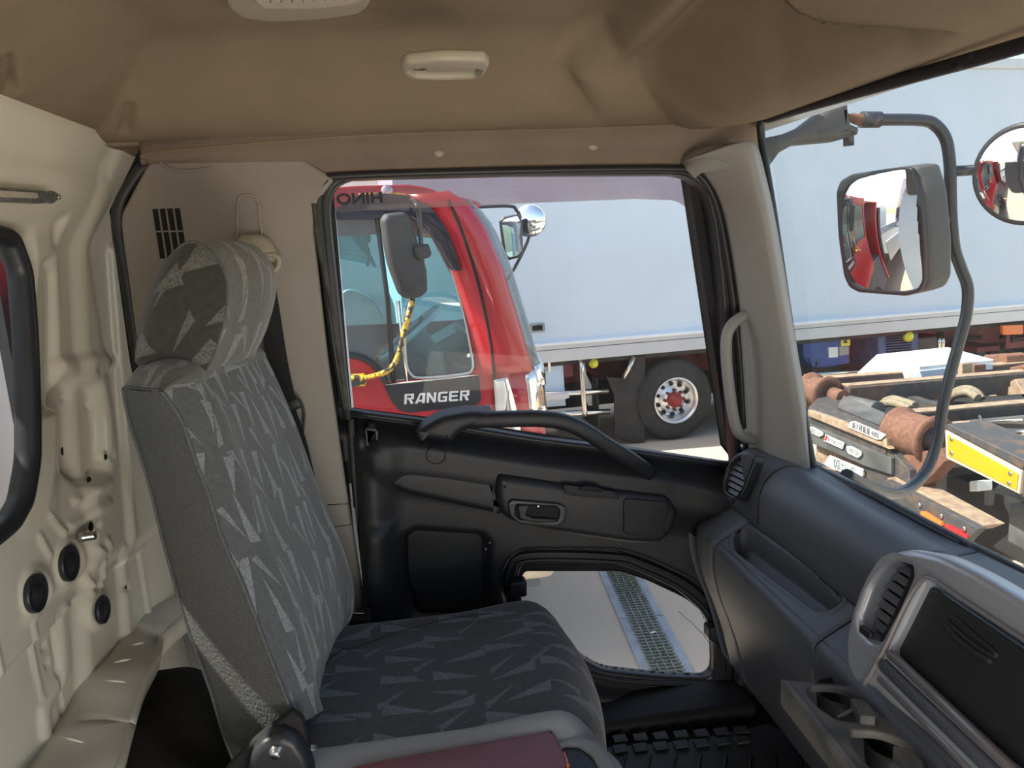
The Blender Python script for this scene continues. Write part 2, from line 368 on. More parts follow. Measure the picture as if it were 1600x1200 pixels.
M = dict(
 liner=mat('headliner_felt', (.27, .21, .148), .97, nz=.12, ns=7, bump=.5, bs=500, spec=.1),
 siderail=mat('side_rail_felt', (.25, .198, .16), .97, nz=.1, ns=9, bump=.5, bs=500, spec=.1),
 trim=mat('beige_trim_plastic', (.315, .285, .255), .6, nz=.05, ns=5, bump=.25, bs=700, spec=.3),
 trim_skylit=mat('skylit_pillar_plastic', (.36, .352, .34), .55, bump=.25, bs=700, spec=.3),  # beige trim again, with the sky light on the pillar put into its colour
 trim_d=mat('beige_plastic_fitting', (.38, .34, .27), .45, spec=.4),
 door=mat('black_door_plastic', (.019, .020, .025), .42, bump=.35, bs=650, spec=.45),
 door2=mat('black_door_insert', (.015, .016, .019), .55, bump=.3, bs=900, spec=.4),
 dark=mat('matt_black', (.012, .012, .014), .7, spec=.3),
 rubber=mat('black_rubber', (.022, .024, .03), .42, spec=.5),
 rubdust=mat('dusty_rubber', (.10, .095, .085), .7, col2=(.04, .04, .04), ns=30, spec=.3),
 dash=mat('slate_dash_plastic', (.118, .128, .155), .40, bump=.3, bs=800, spec=.5),
 dashd=mat('dark_dash_plastic', (.024, .026, .030), .5, bump=.2, bs=800, spec=.4),
 silver=mat('silver_bezel', (.52, .55, .62), .30, metal=.45, spec=.5),
 silverd=mat('worn_grey_bezel', (.33, .31, .32), .35, metal=.4),
 white=mat('cab_white_paint', (.80, .76, .65), .28, coat=.5, nz=.05, ns=3, spec=.5),
 whited=mat('dusty_white_sill', (.76, .73, .65), .5, col2=(.68, .64, .55), ns=12),
 vinyl=mat('grey_vinyl', (.085, .088, .088), .5, bump=1.6, bs=170, spec=.35, nz=.1, ns=6),
 dusty=mat('dusty_grey_plastic', (.20, .19, .175), .55, col2=(.085, .088, .095), ns=11, thr=(.38, .6)),
 vinylw=mat('worn_vinyl_edge', (.30, .305, .315), .6, bump=.4, bs=300, spec=.3),
 webbing=mat('belt_webbing', (.025, .025, .028), .8, bump=.5, bs=900, spec=.2),
 cover=mat('black_cover_sheet', (.030, .029, .028), .75, bump=.9, bs=14, spec=.25, nz=.4, ns=8),
 mat_r=mat('rubber_floor_mat', (.035, .038, .042), .55, spec=.4, nz=.3, ns=12),
 maroon=mat('maroon_vinyl', (.25, .085, .10), .38, spec=.5, nz=.15, ns=14),
 screw=mat('zinc', (.6, .6, .6), .3, metal=1),
 galv=mat('galvanised_strip', (.40, .42, .42), .4, metal=.7, nz=.5, ns=160),
 chrome=mat('chrome', (.86, .86, .88), .06, metal=1),
 mirror=mat('mirror_glass', (.90, .92, .93), .0, metal=1),
 pipe=mat('mirror_stay_black', (.030, .036, .045), .3, col2=(.10, .055, .03), ns=14, thr=(.26, .36), spec=.6),
 housing=mat('mirror_shell_grey', (.085, .082, .08), .5, spec=.4),
 shelld=mat('faded_black_shell', (.06, .06, .065), .6, nz=.3, ns=9, spec=.35),
 rusty=mat('rust', (.24, .115, .07), .8, col2=(.15, .07, .05), ns=40, bump=.6, bs=60),
 red=mat('red_truck_paint', (.44, .006, .020), .25, coat=.7, nz=.1, ns=4),
 tblack=mat('truck_black_panel', (.02, .022, .03), .35, spec=.5),
 intr=mat('truck_interior_grey', (.10, .11, .13), .7),
 cont=mat('container_panel', (.64, .735, .84), .42, nz=.05, ns=1.2, spec=.4),
 contr=mat('container_rail', (.62, .63, .66), .35, metal=.25, nz=.05, ns=3),
 contw=mat('container_top_edge', (.85, .86, .88), .35, metal=.1),
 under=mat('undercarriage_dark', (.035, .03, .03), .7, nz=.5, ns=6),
 redox=mat('red_oxide_frame', (.20, .035, .035), .6, nz=.4, ns=6),
 tyre=mat('tyre_rubber', (.045, .044, .043), .8, nz=.3, ns=12, spec=.25),
 alloy=mat('alloy_wheel', (.78, .79, .80), .28, metal=.85),
 hub=mat('red_hub', (.34, .035, .03), .6, nz=.3, ns=60),
 steel=mat('polished_steel', (.75, .72, .66), .18, metal=1),
 lblue=mat('pale_blue_box', (.60, .74, .88), .4, spec=.5),
 blue=mat('blue_unit', (.03, .07, .30), .45, nz=.3, ns=9),
 blued=mat('faded_blue_unit', (.07, .14, .30), .5, nz=.3, ns=9),
 frame=mat('worn_black_chassis', (.065, .065, .068), .55, col2=(.13, .09, .065), ns=16, thr=(.34, .52), bump=.3, bs=40),
 framed=mat('chassis_grey', (.13, .135, .13), .6, col2=(.07, .07, .07), ns=6),
 tan=mat('dusty_tan_metal', (.40, .30, .20), .75, col2=(.28, .19, .13), ns=18, thr=(.36, .60), bump=.4, bs=50),
 whitelid=mat('white_lid_paint', (.80, .80, .79), .4),
 plate=mat('number_plate_white', (.80, .80, .77), .5),
 ink=mat('ink_black', (.02, .02, .025), .6),
 inkg=mat('ink_green', (.02, .10, .06), .6),
 inkgrey=mat('ink_grey', (.09, .08, .09), .6),
 letterw=mat('letter_white', (.72, .73, .75), .5),
 yellow=mat('yellow_reflector', (.66, .36, .012), .4, spec=.5, nz=.06, ns=9),
 ybord=mat('reflector_border', (.80, .60, .44), .4, spec=.5),
 ylamp=mat('yellow_lens', (.75, .70, .05), .12, spec=.8),
 orange=mat('orange_lens', (.75, .17, .03), .15, spec=.8),
 redlens=mat('red_lens', (.55, .02, .02), .15, spec=.8),
 hose=mat('ribbed_hose', (.30, .25, .17), .7, nz=.3, ns=30),
 ypaint=mat('yellow_black_paint', (.70, .42, .03), .45, col2=(.04, .04, .04), ns=38, thr=(.47, .52)),
 gframe=mat('grating_frame', (.34, .38, .42), .6, nz=.25, ns=9),
 gbar=mat('grating_bars', (.22, .23, .22), .6),
 grass=mat('grass_blades', (.10, .17, .035), .8, nz=.4, ns=20),
 dirt=mat('drain_dirt', (.05, .06, .03), .95, nz=.4, ns=12),
 cream=mat('cream_rubber', (.60, .53, .42), .5, nz=.2, ns=8),
 paper=mat('sticker_paper', (.75, .75, .72), .6),
 ysticker=mat('yellow_sticker', (.80, .68, .10), .6),
 gateal=mat('aluminium_gate', (.55, .57, .58), .4, metal=.4, nz=.06, ns=3),
 twhite=mat('truck_white_paint', (.72, .75, .76), .3, coat=.4),
 visor=glass('smoked_visor', (.78, .69, .72), .04, .10, (.8, .7, .7)),
 bvisor=glass('blue_visor', (.14, .15, .26), .06, .08, (.2, .2, .35)),
 glass=glass('window_glass', (.95, .975, .985), .008, .022),
 ws=glass('windscreen_glass', (.90, .96, .97), .045, .06, (.85, .9, .95)),
 tglass=glass('teal_glass', (.76, .92, .93), .08, .06, (.5, .75, .78)),
 flenz=mat('lamp_lens', (.62, .57, .48), .25, spec=.5, nz=.1, ns=90),
)
FAB = fabric_mat('seat_cloth', (.105, .109, .114), (.27, .285, .305), (19, 9.5))
FABC = fabric_mat('cushion_cloth', (.066, .070, .078), (.175, .195, .23), (15, 10))
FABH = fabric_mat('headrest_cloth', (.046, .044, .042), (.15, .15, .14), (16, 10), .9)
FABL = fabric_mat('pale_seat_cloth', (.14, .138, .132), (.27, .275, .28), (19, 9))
# ================================================================= CAB SHELL
DY = 1.70                                   # inner face of the passenger door
DOOR = Fr((0, DY, 0), (1, 0, 0), (0, 0, 1))     # N = -Y, towards the cab
REAR = Fr((-.68, 0, 0), (0, 1, 0), (0, 0, 1))   # N = +X
CEIL = Fr((0, 0, .37), (1, 0, 0), (0, -1, 0))   # N = -Z
T = Fr                                          # short alias

# ---- ceiling: pressed felt headliner
crease = [(1300, -260), (1030, -10), (905, 104), (885, 128), (935, 188), (960, 240)]
panelR = [(1030, -10), (905, 104), (890, 128), (938, 200), (1190, 230), (1700, 120), (1700, -300), (1320, -280)]
ptop = [(1090, -120), (1180, -40), (1215, -14), (1245, 18), (1290, 34), (1340, 38), (1480, 42), (1508, 54)]
pbot = [(1508, 54), (1430, 104), (1230, 168), (1010, 178), (915, 120), (1040, 0), (1130, -120)]
pocket = ptop+pbot[1:-1]
pocket_old = [(1215, -14), (1245, 18), (1290, 34), (1340, 38), (1480, 42), (1500, 52), (1440, 92), (1230, 150), (1010, 165), (945, 110), (1060, 20), (1120, -40)]
def ceil_h(U, V, PX, PY):
    X = U; Y = -V
    z = .135*sst(1.36, 1.67, Y)**1.2
    z = np.maximum(z, .118*sst(-.38, -.60, X))
    z = np.maximum(z, .146*sst(.36, .66, X))
    PX, PY = nproj(np.stack([X, Y, .37-z-.01], -1))        # where the plain liner shows in the view
    z += .014*sst(-8, 10, sdf(panelR, PX, PY))*sst(1.64, 1.5, Y)
    z -= .105*(sdf(pocket, PX, PY) > 0)*sst(0, 9, lined(ptop, PX, PY))*sst(0, 130, lined(pbot, PX, PY))*sst(1.62, 1.45, Y)
    z -= .012*sst(.68, .78, X)
    z += .010*sst(40, 0, np.abs(lined(crease, PX, PY)-24))*sst(1.6, 1.4, Y)*0
    z -= .030*sst(52, 0, lined([(1010, -20), (884, 98), (872, 130), (918, 210)], PX, PY))*sst(1.66, 1.5, Y)
    # dimples by the rear edge
    for (a, b) in (((14, 110), (18, 150)), ((203, 180), (198, 210))):
        z -= .018*sst(13, 2, lined([a, b], PX, PY))
    return z
ceil_b = relief('liner_corner', M['liner'], None, CEIL, -.72, -.50, -1.86, -1.66, .02, lambda U, V, PX, PY: U*0+.137+.01*sst(1.6, 1.8, -V), thick=.01)
ceil_o = relief('ceiling', M['liner'], None, CEIL, -.72, .80, -1.665, .5, .0085, ceil_h, thick=.01)
ceil_b.parent = ceil_o
tag(ceil_o, 'beige felt headliner with pressed creases and a deep front recess', kind='structure')
def ceil_z(x, y):
    h = ceil_h(np.array([x]), np.array([-y]), *nproj(np.array([[x, y, .37]])))[0]
    return .37-float(h)
# clips on the liner / side rail
for i, (px, py) in enumerate(((685, 237), (926, 227))):
    p = at(px, py, Y=1.655)
    MB().lathe(p+V3((0, .004, 0)), (0, -1, .12), [(0, .0125), (.003, .0125), (.006, .009), (.0075, .001)], 20).build('liner_clip', M['trim_d'], ceil_o)
p = at(189, 209, X=-.655)
MB().lathe(p-V3((.006, 0, 0)), (1, 0, -.5), [(0, .0125), (.003, .0125), (.006, .009), (.0075, .001)], 20).build('liner_clip', M['trim_d'], ceil_o)
# roof skin above the headliner
rf = MB().bx(-.78, .84, -.6, 1.98, .42, .45).build('wall_roof', M['white'], None, bev=.01); tag(rf, 'white painted steel roof skin over the cab', kind='structure')

# driver's side, behind the viewer: door skin with an open window
wr = plate('wall_right', M['trim'], None, Fr((0, -.52, 0), (-1, 0, 0), (0, 0, 1)), [[(-.95, -1.25), (.70, -1.25), (.70, .40), (-.80, .40)], rnd([(-.72, -1.15), (.45, -1.15), (.45, .16), (-.62, .18)], .1)], .04, .004)
tag(wr, 'driver side of the cab behind the viewer with the door open', kind='structure')

# ---- side rail between headliner and door window (felt)
top = [(222, 247), (262, 238), (560, 214), (890, 203), (1060, 197), (1184, 191)]
bot = [(224, 262), (262, 266), (520, 282), (800, 268), (1070, 262), (1192, 245)]
tp = cat([at(x, y, Y=1.655) for x, y in top], 6); bp_ = cat([at(x, y, Y=1.690) for x, y in bot], 6)
rows = []
for k in range(9):
    t = k/8; rows.append([a.lerp(b, t)+V3((0, -.010*sin(pi*min(1, t*1.6)) if t < .62 else 0, 0)) for a, b in zip(tp, bp_)])
rows.insert(0, [a+V3((0, .01, .05)) for a in tp])
tag(MB().grid(rows).build('trim_1', M['siderail'], None, solid=.008), 'brown felt rail above the door window', kind='structure')
# beaded lip along the foot of the headliner
lip = [q+V3((0, -.004, .001)) for q in tp]
MB().tube(lip, .005, 8).build('liner_lip', M['liner'], ceil_o)

# ---- rear wall : pressed white steel
holes = [((108, 880), 14, 25), ((56, 927), 15, 26), ((160, 953), 11, 19)]
pan = rnd([(74, 620), (96, 590), (130, 582), (152, 598), (163, 650), (166, 742), (128, 766), (92, 742), (84, 690)], .35)
chan = rnd([(36, 470), (44, 412), (66, 396), (86, 420), (92, 470), (96, 640), (36, 660)], .4)
def rear_h(U, V, PX, PY):
    w_ = np.zeros_like(U)
    # header box above the window, curving forward
    w_ += .065*sst(.01, .17, V)
    w_ += .03*sst(.17, .25, V)
    # raised upright next to the window and by the corner
    w_ += .022*sst(0, 16, PX-24)*sst(0, 30, 96-PX)*sst(345, 400, PY)*sst(860, 700, PY)
    w_ -= .022*sst(0, 12, sdf(chan, PX, PY))
    w_ += .016*sst(104, 122, PX-(PY-400)*.05)*sst(360, 330, PY*0+300)
    w_ += .014*sst(150, 158, PX-(PY-400)*.075)*sst(378, 392, PY)
    w_ -= .010*sst(60, 72, PX)*sst(84, 74, PX)*sst(330, 345, PY)*sst(400, 380, PY)
    w_ -= .03*sst(0, 14, sdf(pan, PX, PY))
    w_ += .012*sst(20, 4, lined([(128, 590), (100, 572), (150, 566)], PX, PY))
    # diagonal stiffening beads
    for a, b, r_, h in (((118, 782), (156, 756), 9, .014), ((110, 822), (156, 788), 9, .014), ((74, 806), (100, 832), 6, .012),
                        ((60, 838), (78, 868), 5, .010), ((136, 900), (150, 925), 5, .012), ((155, 880), (166, 915), 5, .012), ((184, 856), (190, 882), 5, .012),
                        ((6, 1014), (14, 1052), 9, .012), ((64, 966), (90, 1085), 4, .008), ((214, 860), (232, 970), 5, .01), ((140, 858), (150, 866), 6, .01), ((155, 845), (160, 858), 5, .01)):
        w_ += h*.6*sst(r_, r_*.35, lined([a, b], PX, PY))
    # lap step : lower half sits back
    lap = [(-200, 1230), (0, 1069), (24, 1050), (50, 1020), (100, 975), (120, 945), (187, 879), (245, 838), (300, 800)]
    below = sdf(lap+[(300, 1500), (-300, 1500)], PX, PY)
    w_ -= .012*sst(-1.5, 2.5, below)
    w_ -= .015*sst(0, 25, sdf([(-200, 1160), (0, 985), (100, 905), (245, 800), (300, 760), (300, 1500), (-300, 1500)], PX, PY))
    w_ -= .006*sst(3, 1, lined([(102, 965), (118, 1090), (128, 1160)], PX, PY))
    w_ += .008*sst(12, 3, lined([(118, 950), (124, 1045), (92, 1105), (96, 1150)], PX, PY))
    for (c, a, b) in holes:
        d = np.sqrt(((PX-c[0])/a)**2+((PY-c[1])/b)**2)
        w_ += .010*sst(1.9, 1.25, d); w_ -= .004*sst(1.2, 1.05, d)
    for c in ((122, 620), (147, 631), (102, 652), (98, 705), (157, 718), (165, 714), (115, 745), (139, 751), (142, 823), (93, 1007), (98, 1034), (197, 918)):
        w_ -= .006*sst(5, 2, np.sqrt((PX-c[0])**2+((PY-c[1])*.6)**2))
    return w_
rwin = rnd([(-500, 372), (0, 372), (17, 425), (24, 600), (24, 700), (12, 790), (-20, 822), (-500, 900)], .3)
rwin_uv = [(-.35, .06), (.95, .06)] + []
rw = [REAR.uv(*p) for p in [(-6, 372), (14, 425), (22, 520), (26, 640), (26, 720), (14, 785), (-8, 822), (-40, 846)]]
zb = -.42
rwin_uv = [(rw[0][0], rw[0][1])]+rw[1:]+[(.9, rw[-1][1]-.01), (-.30, rw[-1][1]-.01), (-.38, -.36), (-.38, .03), (-.32, .10), (.9, .105)]
rear_o = relief('wall_rear', M['white'], None, REAR, -.55, 1.97, -1.25, .28, .0065, rear_h, keep=lambda U, V, PX, PY: sdf(rwin_uv, U, V) < 0, thick=.004)
tag(rear_o, 'white painted steel rear wall of the cab with pressed ribs and holes', kind='structure')
def rear_w(px, py):
    u_, v_ = REAR.uv(px, py); P = np.array([tuple(REAR.pt(u_, v_))])
    return float(rear_h(np.array([u_]), np.array([v_]), *nproj(P))[0])
# rubber window seal and pane
seal = [REAR.pt(a, b, .018) for a, b in rnd(rwin_uv, .25)]
win4 = MB().tube(seal, .021, 12, closed=True, up=(1, 0, 0), flat=.8).build('window_4', M['rubber'], None); tag(win4, 'rear cab window in a thick black rubber seal', kind='structure')
MB().add([REAR.pt(a, b, .012) for a, b in rwin_uv], [tuple(range(len(rwin_uv)))]).build('glass_pane', M['glass'], win4)
# rubber grommets in the three big holes, small bolt holes
for (c, a, b), lab in zip(holes, ('black rubber plug in the upper hole', 'black rubber plug in the left hole', 'black rubber plug in the lower right hole')):
    p = REAR.at(*c, rear_w(*c)+.004); rad = b/FPX*p.length*.93
    MB().lathe(p, (1, 0, 0), [(-.004, rad*1.02), (.0045, rad*1.02), (.006, rad*.93), (.003, rad*.86), (.002, rad*.45), (.006, rad*.38), (.006, .001)], 28).build('rubber_plug', M['rubber'], rear_o)
for c, s_ in (((122, 620), 7), ((147, 631), 6), ((102, 652), 7), ((98, 705), 8), ((157, 718), 6), ((165, 714), 6), ((115, 745), 7), ((139, 751), 7), ((142, 823), 8), ((93, 1007), 6), ((98, 1034), 8), ((197, 918), 3)):
    p = REAR.at(*c, rear_w(*c)+.0036)
    r_ = s_/FPX*p.length*.8
    MB().lathe(p-V3((.001, 0, 0)), (1, 0, 0), [(0, r_), (.0022, r_), (.0026, r_*.5), (.0026, .0005)], 8 if s_ > 6 else 4).build('bolt_hole', M['dark'], rear_o)
bolt = MB(); p = REAR.at(122, 840, rear_w(122, 840)+.004); bolt.lathe(p, (1, .1, 0), [(0, .011), (.012, .011), (.014, .0095), (.03, .0095), (.032, .008), (.032, .001)], 6)
bolt.build('stud_nut', M['screw'], rear_o)

# ---- sill beam along the foot of the rear wall
sp = [((-60, 1330), (30, 1330)), ((60, 1196), (172, 1215)), ((90, 1150), (205, 1130)), ((118, 1108), (206, 1126)), ((142, 1060), (226, 1058)), ((168, 1030), (248, 1015)), ((200, 990), (250, 1000)),
      ((212, 972), (262, 985)), ((240, 948), (285, 965)), ((290, 925), (320, 940))]
ra, rb, rc, rd = [], [], [], []
for (a, b) in sp:
    pa = at(*a, X=-.69); pb = at(*b, Z=pa.z-.03)
    ra.append(pa); rb.append(pa.lerp(pb, .55)+V3((0, 0, .003))); rc.append(pb); rd.append(pb+V3((-.012, 0, -.05)))
lines = [cat(q, 5) for q in ([p+V3((-.02, 0, -.004)) for p in ra], ra, [p+V3((.012, 0, .004)) for p in ra], rb, [p+V3((-.004, 0, .001)) for p in rc])]
face = [cat(q, 5) for q in ([p+V3((-.004, 0, .001)) for p in rc], rc, [p+V3((.003, 0, -.005)) for p in rc], rd)]
sill = MB().grid(lines).build('trim_2', M['whited'], None, solid=.004); tag(sill, 'dusty white steel sill along the foot of the rear wall', kind='structure')
MB().grid(face).build('sill_face', M['whited'], sill, solid=.004)
for c in ((226, 993), (178, 1048), (110, 1188)):
    q = at(*c, Z=(at(*c, X=-.66)).z-.0)
    MB().lathe(q+V3((0, 0, .0)), (0.2, 0, 1), [(0, .0085), (.004, .0085), (.0045, .001)], 12).build('bolt_hole', M['dark'], sill)
bb = MB()
for a, b in (((160, 1062), (196, 1066)), ((178, 1035), (205, 1030)), ((206, 1008), (226, 1004)), ((92, 1150), (130, 1160))):
    pa = at(*a, X=-.655); pb = at(*b, Z=pa.z); bb.tube([pa, pa.lerp(pb, .5)+V3((0, 0, .001)), pb], [.001, .003, .001], 8)
bb.build('pressed_bead', M['whited'], sill)

# ---- B pillar trim (beige), black weatherstrip behind it
outer = rnd([(186, 338), (228, 258), (246, 246), (438, 240), (470, 246), (522, 279), (497, 312), (490, 360), (512, 560), (540, 760), (572, 962), (548, 965), (340, 985), (262, 800), (212, 560)],
            [.15, .1, .3, .3, .3, .12, .4, .2, 0, 0, .1, 0, 0, 0, 0], 4)
BP = DOOR.off(.012)
btr = plate('trim_3', M['trim'], None, BP, [BP.px(outer, .028)], .028, .009); tag(btr, 'beige moulded B-pillar trim panel behind the passenger seat', kind='structure')
gap = [(176, 330), (222, 236), (260, 236), (250, 300), (225, 560), (350, 1000), (300, 930), (256, 800), (207, 560)]
MB().prism([DOOR.at(x, y, -.01) for x, y in gap], (0, -.018, 0)).build('corner_gap_strip', M['dark'], btr)
cs = cat([at(x, y, X=-.668) for x, y in ((222, 240), (181, 330), (195, 440), (213, 565), (240, 760), (262, 880))], 1)
MB().tube(cat([at(x, y, Y=1.665) for x, y in ((229, 249), (183, 331), (197, 440), (215, 560), (240, 700), (272, 880))], 5), .011, 10, flat=.6).build('corner_seal', M['rubber'], btr)
# vent slots
sl_ = MB(); s2 = MB()
for k in range(4):
    x0 = 238+k*11.5
    a = (x0, 327-k*.4); b = (x0+8.2, 326-k*.4); c = (x0+8.2+12, 404); d = (x0+12, 404)
    for (y0, y1) in ((0, .44), (.47, 1)):
        q = [tuple(V3(a).lerp(V3(d), y0)), tuple(V3(b).lerp(V3(c), y0)), tuple(V3(b).lerp(V3(c), y1)), tuple(V3(a).lerp(V3(d), y1))]
        MB().prism([BP.at(x, y, .0288) for x, y in q], (0, .002, 0)).build('vent_slot', M['dark'], btr)
# adjuster slot outline and shoulder anchor
ao = rnd([(372, 400), (371, 318), (374, 306), (388, 304), (399, 306), (404, 318), (412, 400)], [0, .3, .5, .5, .5, .3, 0], 4)
MB().tube([BP.at(x, y, .030) for x, y in cat(ao, 2)], .0022, 8).build('adjuster_slot', M['trim_d'], btr)
MB().tube([BP.at(x, y, .0282) for x, y in ((512, 789), (545, 787), (549, 820), (514, 824))], .0012, 6).build('access_flap_seam', M['rubdust'], btr)
MB().tube([BP.at(x, y, .030) for x, y in cat([(246, 248), (262, 262), (290, 267), (330, 262)], 4)], .003, 8).build('moulded_lip', M['trim'], btr)

# ---- seat belt
sb = thing('seat_belt', 'black passenger seat belt hanging from a beige shoulder anchor', 'seat belt', at(400, 420, Y=1.64))
BF = DOOR.off(.045)
cov = rnd([(366, 376), (374, 366), (405, 365), (420, 374), (437, 403), (424, 412), (388, 402)], .35, 4)
plate('anchor_cover', M['trim_d'], sb, BF, [BF.px(cov, .03)], .034, .014, w0=-.004, res=5)
ring = [(409, 402), (424, 398), (434, 402), (436, 413), (430, 423), (420, 424), (412, 418)]
MB().tube([BF.at(x, y, .028) for x, y in cat(ring, 3, True)], .0055, 10, closed=True).build('guide_loop', M['trim_d'], sb)
def ribbon(pts, w_px, Yf, mat_, name, parent, th=.0022):
    L_ = []; R_ = []
    for (x, y), wd, yy in zip(pts, w_px, Yf):
        L_.append(at(x-wd/2, y, Y=yy)); R_.append(at(x+wd/2, y, Y=yy))
    L_ = cat(L_, 4); R_ = cat(R_, 4); rows = []
    for a, b in zip(L_, R_):
        rows.append([a, b, b+V3((0, th, 0)), a+V3((0, th, 0))])
    return MB().rings(rows, True, True, False).build(name, mat_, parent)
ribbon([(417, 414), (421, 480), (432, 560), (447, 630)], [14, 30, 33, 32], [1.625, 1.63, 1.625, 1.62], M['webbing'], 'webbing', sb)
ribbon([(452, 640), (468, 690), (482, 750), (500, 820), (530, 930), (560, 975)], [20, 22, 22, 22, 22, 22], [1.625, 1.63, 1.635, 1.64, 1.645, 1.63], M['webbing'], 'webbing', sb)
plate('tongue_grip', M['rubber'], sb, BF, [BF.px(rnd([(436, 632), (462, 620), (471, 628), (470, 638), (444, 648), (437, 645)], .3), .035)], .018, .006, w0=.018)
plate('latch_tongue', M['steel'], sb, BF, [BF.px(rnd([(444, 648), (459, 643), (463, 660), (460, 668), (448, 672)], .15), .03), BF.px([(449, 654), (456, 651), (458, 662), (450, 665)], .03)], .003, .0008, w0=.024)
MB().tube([BF.at(x, y, .012) for x, y in cat([(470, 628), (475, 645), (473, 676)], 4)], .003, 6).build('button_stop', M['rubber'], sb)

# ---- A pillar trim
lef = [(1062, 254), (1086, 262), (1112, 292), (1130, 335), (1146, 420), (1158, 520), (1164, 620), (1168, 760)]
rig = [(1166, 221), (1174, 238), (1186, 285), (1197, 335), (1214, 430), (1232, 540), (1247, 630), (1266, 760)]
A_ = cat([at(x, y, Y=1.685) for x, y in lef], 6); B_ = cat([at(x, y, Y=1.545-i*.012) for i, (x, y) in enumerate(rig)], 6)
rows = []
for a, b in zip(A_, B_):
    row = [a+V3((.0, .03, 0))]
    for k in range(11):
        t = k/10; row.append(a.lerp(b, t)+V3((-.016, -.024, 0))*sin(pi*t)**.8)
    row.append(b+V3((.03, .03, 0))); rows.append(row)
apil = MB().grid(rows).build('trim_4', M['trim_skylit'], None, solid=.004); tag(apil, 'beige A-pillar trim beside the windscreen', kind='structure')
tlx = cat([(1062, 254), (1076, 240), (1100, 231), (1135, 225), (1166, 221)], 5)
bs_ = cat([at(x, y, Y=1.685-.14*i/4) for i, (x, y) in enumerate([(1062, 254), (1076, 240), (1100, 231), (1135, 225), (1166, 221)])], 5)
rws = [[p+V3((0, 0, -.0)) for p in bs_], [p.lerp(at(1112, 300, Y=1.62), .55)+V3((-.01, -.016, 0)) for p in bs_]]
MB().grid(rws).build('pillar_cap', M['trim_skylit'], apil, solid=.003)

# ---- passenger grab handle
gh = thing('grab_handle', 'beige upright grab handle on the A-pillar', 'handle', at(1180, 600, Y=1.58))
GH = Fr((0, 1.585, 0), (1, .12, 0), (0, 0, 1))
body = rnd([(1160, 494), (1204, 478), (1206, 520), (1216, 610), (1225, 680), (1222, 692), (1160, 690), (1164, 676), (1170, 670), (1166, 590)], .12, 4)
plate('handle_base', M['trim_skylit'], gh, GH, [GH.px(body, .03)], .045, .012, res=4)
path = [(1200, 486), (1172, 490), (1148, 503), (1136, 524), (1135, 560), (1140, 610), (1147, 655), (1156, 678), (1175, 686), (1205, 686)]
pth = [GH.at(x, y, .052) for x, y in path]; pth[0] = GH.at(1200, 486, .03); pth[-1] = GH.at(1205, 686, .03)
MB().tube(cat(pth, 6), .0148, 16, flat=.85, up=tuple(GH.N)).build('grip', M['trim_skylit'], gh)
for q in ([(1181, 504), (1206, 497), (1208, 518), (1184, 524)], [(1186, 584), (1212, 578), (1215, 600), (1190, 605)]):
    MB().tube([GH.at(x, y, .0455) for x, y in rnd(q, .25)], .0009, 6, closed=True).build('screw_cap', M['rubdust'], gh)
for x in (1160, 1175):
    MB().lathe(GH.at(x, 694, .03), (0, 0, -1), [(0, .004), (.012, .004)], 10).build('fixing_screw', M['screw'], gh)

# ---- windscreen
WS = [at(1188, 196, X=.78), at(1208, 330, X=.80), at(1236, 520, X=.835), at(1268, 716, X=.86)]
wtop = [at(x, y, X=.765) for x, y in ((1200, 185), (1300, 155), (1420, 121), (1530, 90), (1600, 70))]
dirT = (wtop[-1]-wtop[0]).normalized()
wtop.append(wtop[-1]+dirT*1.3)
wbot = [at(x, y, X=.868) for x, y in ((1285, 737), (1360, 772), (1450, 820), (1530, 862), (1600, 897))]
dirB = (wbot[-1]-wbot[0]).normalized(); wbot.append(wbot[-1]+dirB*1.3)
edge = [wtop[5], wtop[4], wtop[3], wtop[2], wtop[1], wtop[0]+V3((.0, -.02, 0)), WS[0]+V3((0, 0, .0)), WS[1], WS[2], WS[3], wbot[0], wbot[1], wbot[2], wbot[3], wbot[4], wbot[5]]
ep = cat(edge, 5)
win3 = MB().tube(ep, .0105, 12, flat=.8).build('window_3', M['rubber'], None); tag(win3, 'windscreen in a black rubber seal', kind='structure')
pl_t = [p+V3((.012, 0, .006)) for p in wtop]; pl_b = [p+V3((.012, 0, -.006)) for p in wbot]
glr = [[a.lerp(b, k/6)+V3((.012*sin(pi*k/6), 0, 0)) for k in range(7)] for a, b in zip([WS[0]+V3((.012, .05, .01))]+pl_t, [WS[3]+V3((.012, .05, -.01))]+pl_b)]
MB().grid(glr).build('glass_pane', M['ws'], win3)
# outer skin of header above the windscreen, keeps the light out
hd = MB().bx(.80, .86, -.6, 1.72, .222, .43).build('wall_header', M['white'], None, bev=.01); tag(hd, 'white steel header above the windscreen', kind='structure')

# ---- coat hook, dome lamp on the headliner
LP = Fr((0, 0, ceil_z(.08, 1.44)-.0), (1, 0, 0), (0, -1, 0))
def ceil_frame(px, py):
    z = .37
    for _ in range(8): p = at(px, py, Z=z); z = ceil_z(p.x, p.y)
    e = .02; gx = (ceil_z(p.x+e, p.y)-ceil_z(p.x-e, p.y))/(2*e); gy = (ceil_z(p.x, p.y+e)-ceil_z(p.x, p.y-e))/(2*e)
    U = V3((1, 0, gx)); Vv = V3((0, -1, -gy)); return p, U, Vv
p, U, Vv = ceil_frame(695, 95)
CF = Fr(p-V3((0, 0, 0)), U, Vv)
hk = thing('coat_hook', 'oval beige folding coat hook set in the headliner above the door window', 'hook', p)
ol = rnd([(624, 90), (634, 83), (690, 77), (758, 79), (765, 86), (757, 102), (745, 109), (690, 111), (645, 109), (630, 101)], .35, 4)
il = rnd([(636, 96), (650, 91), (740, 92), (752, 96), (742, 106), (690, 108), (648, 107)], .3, 4)
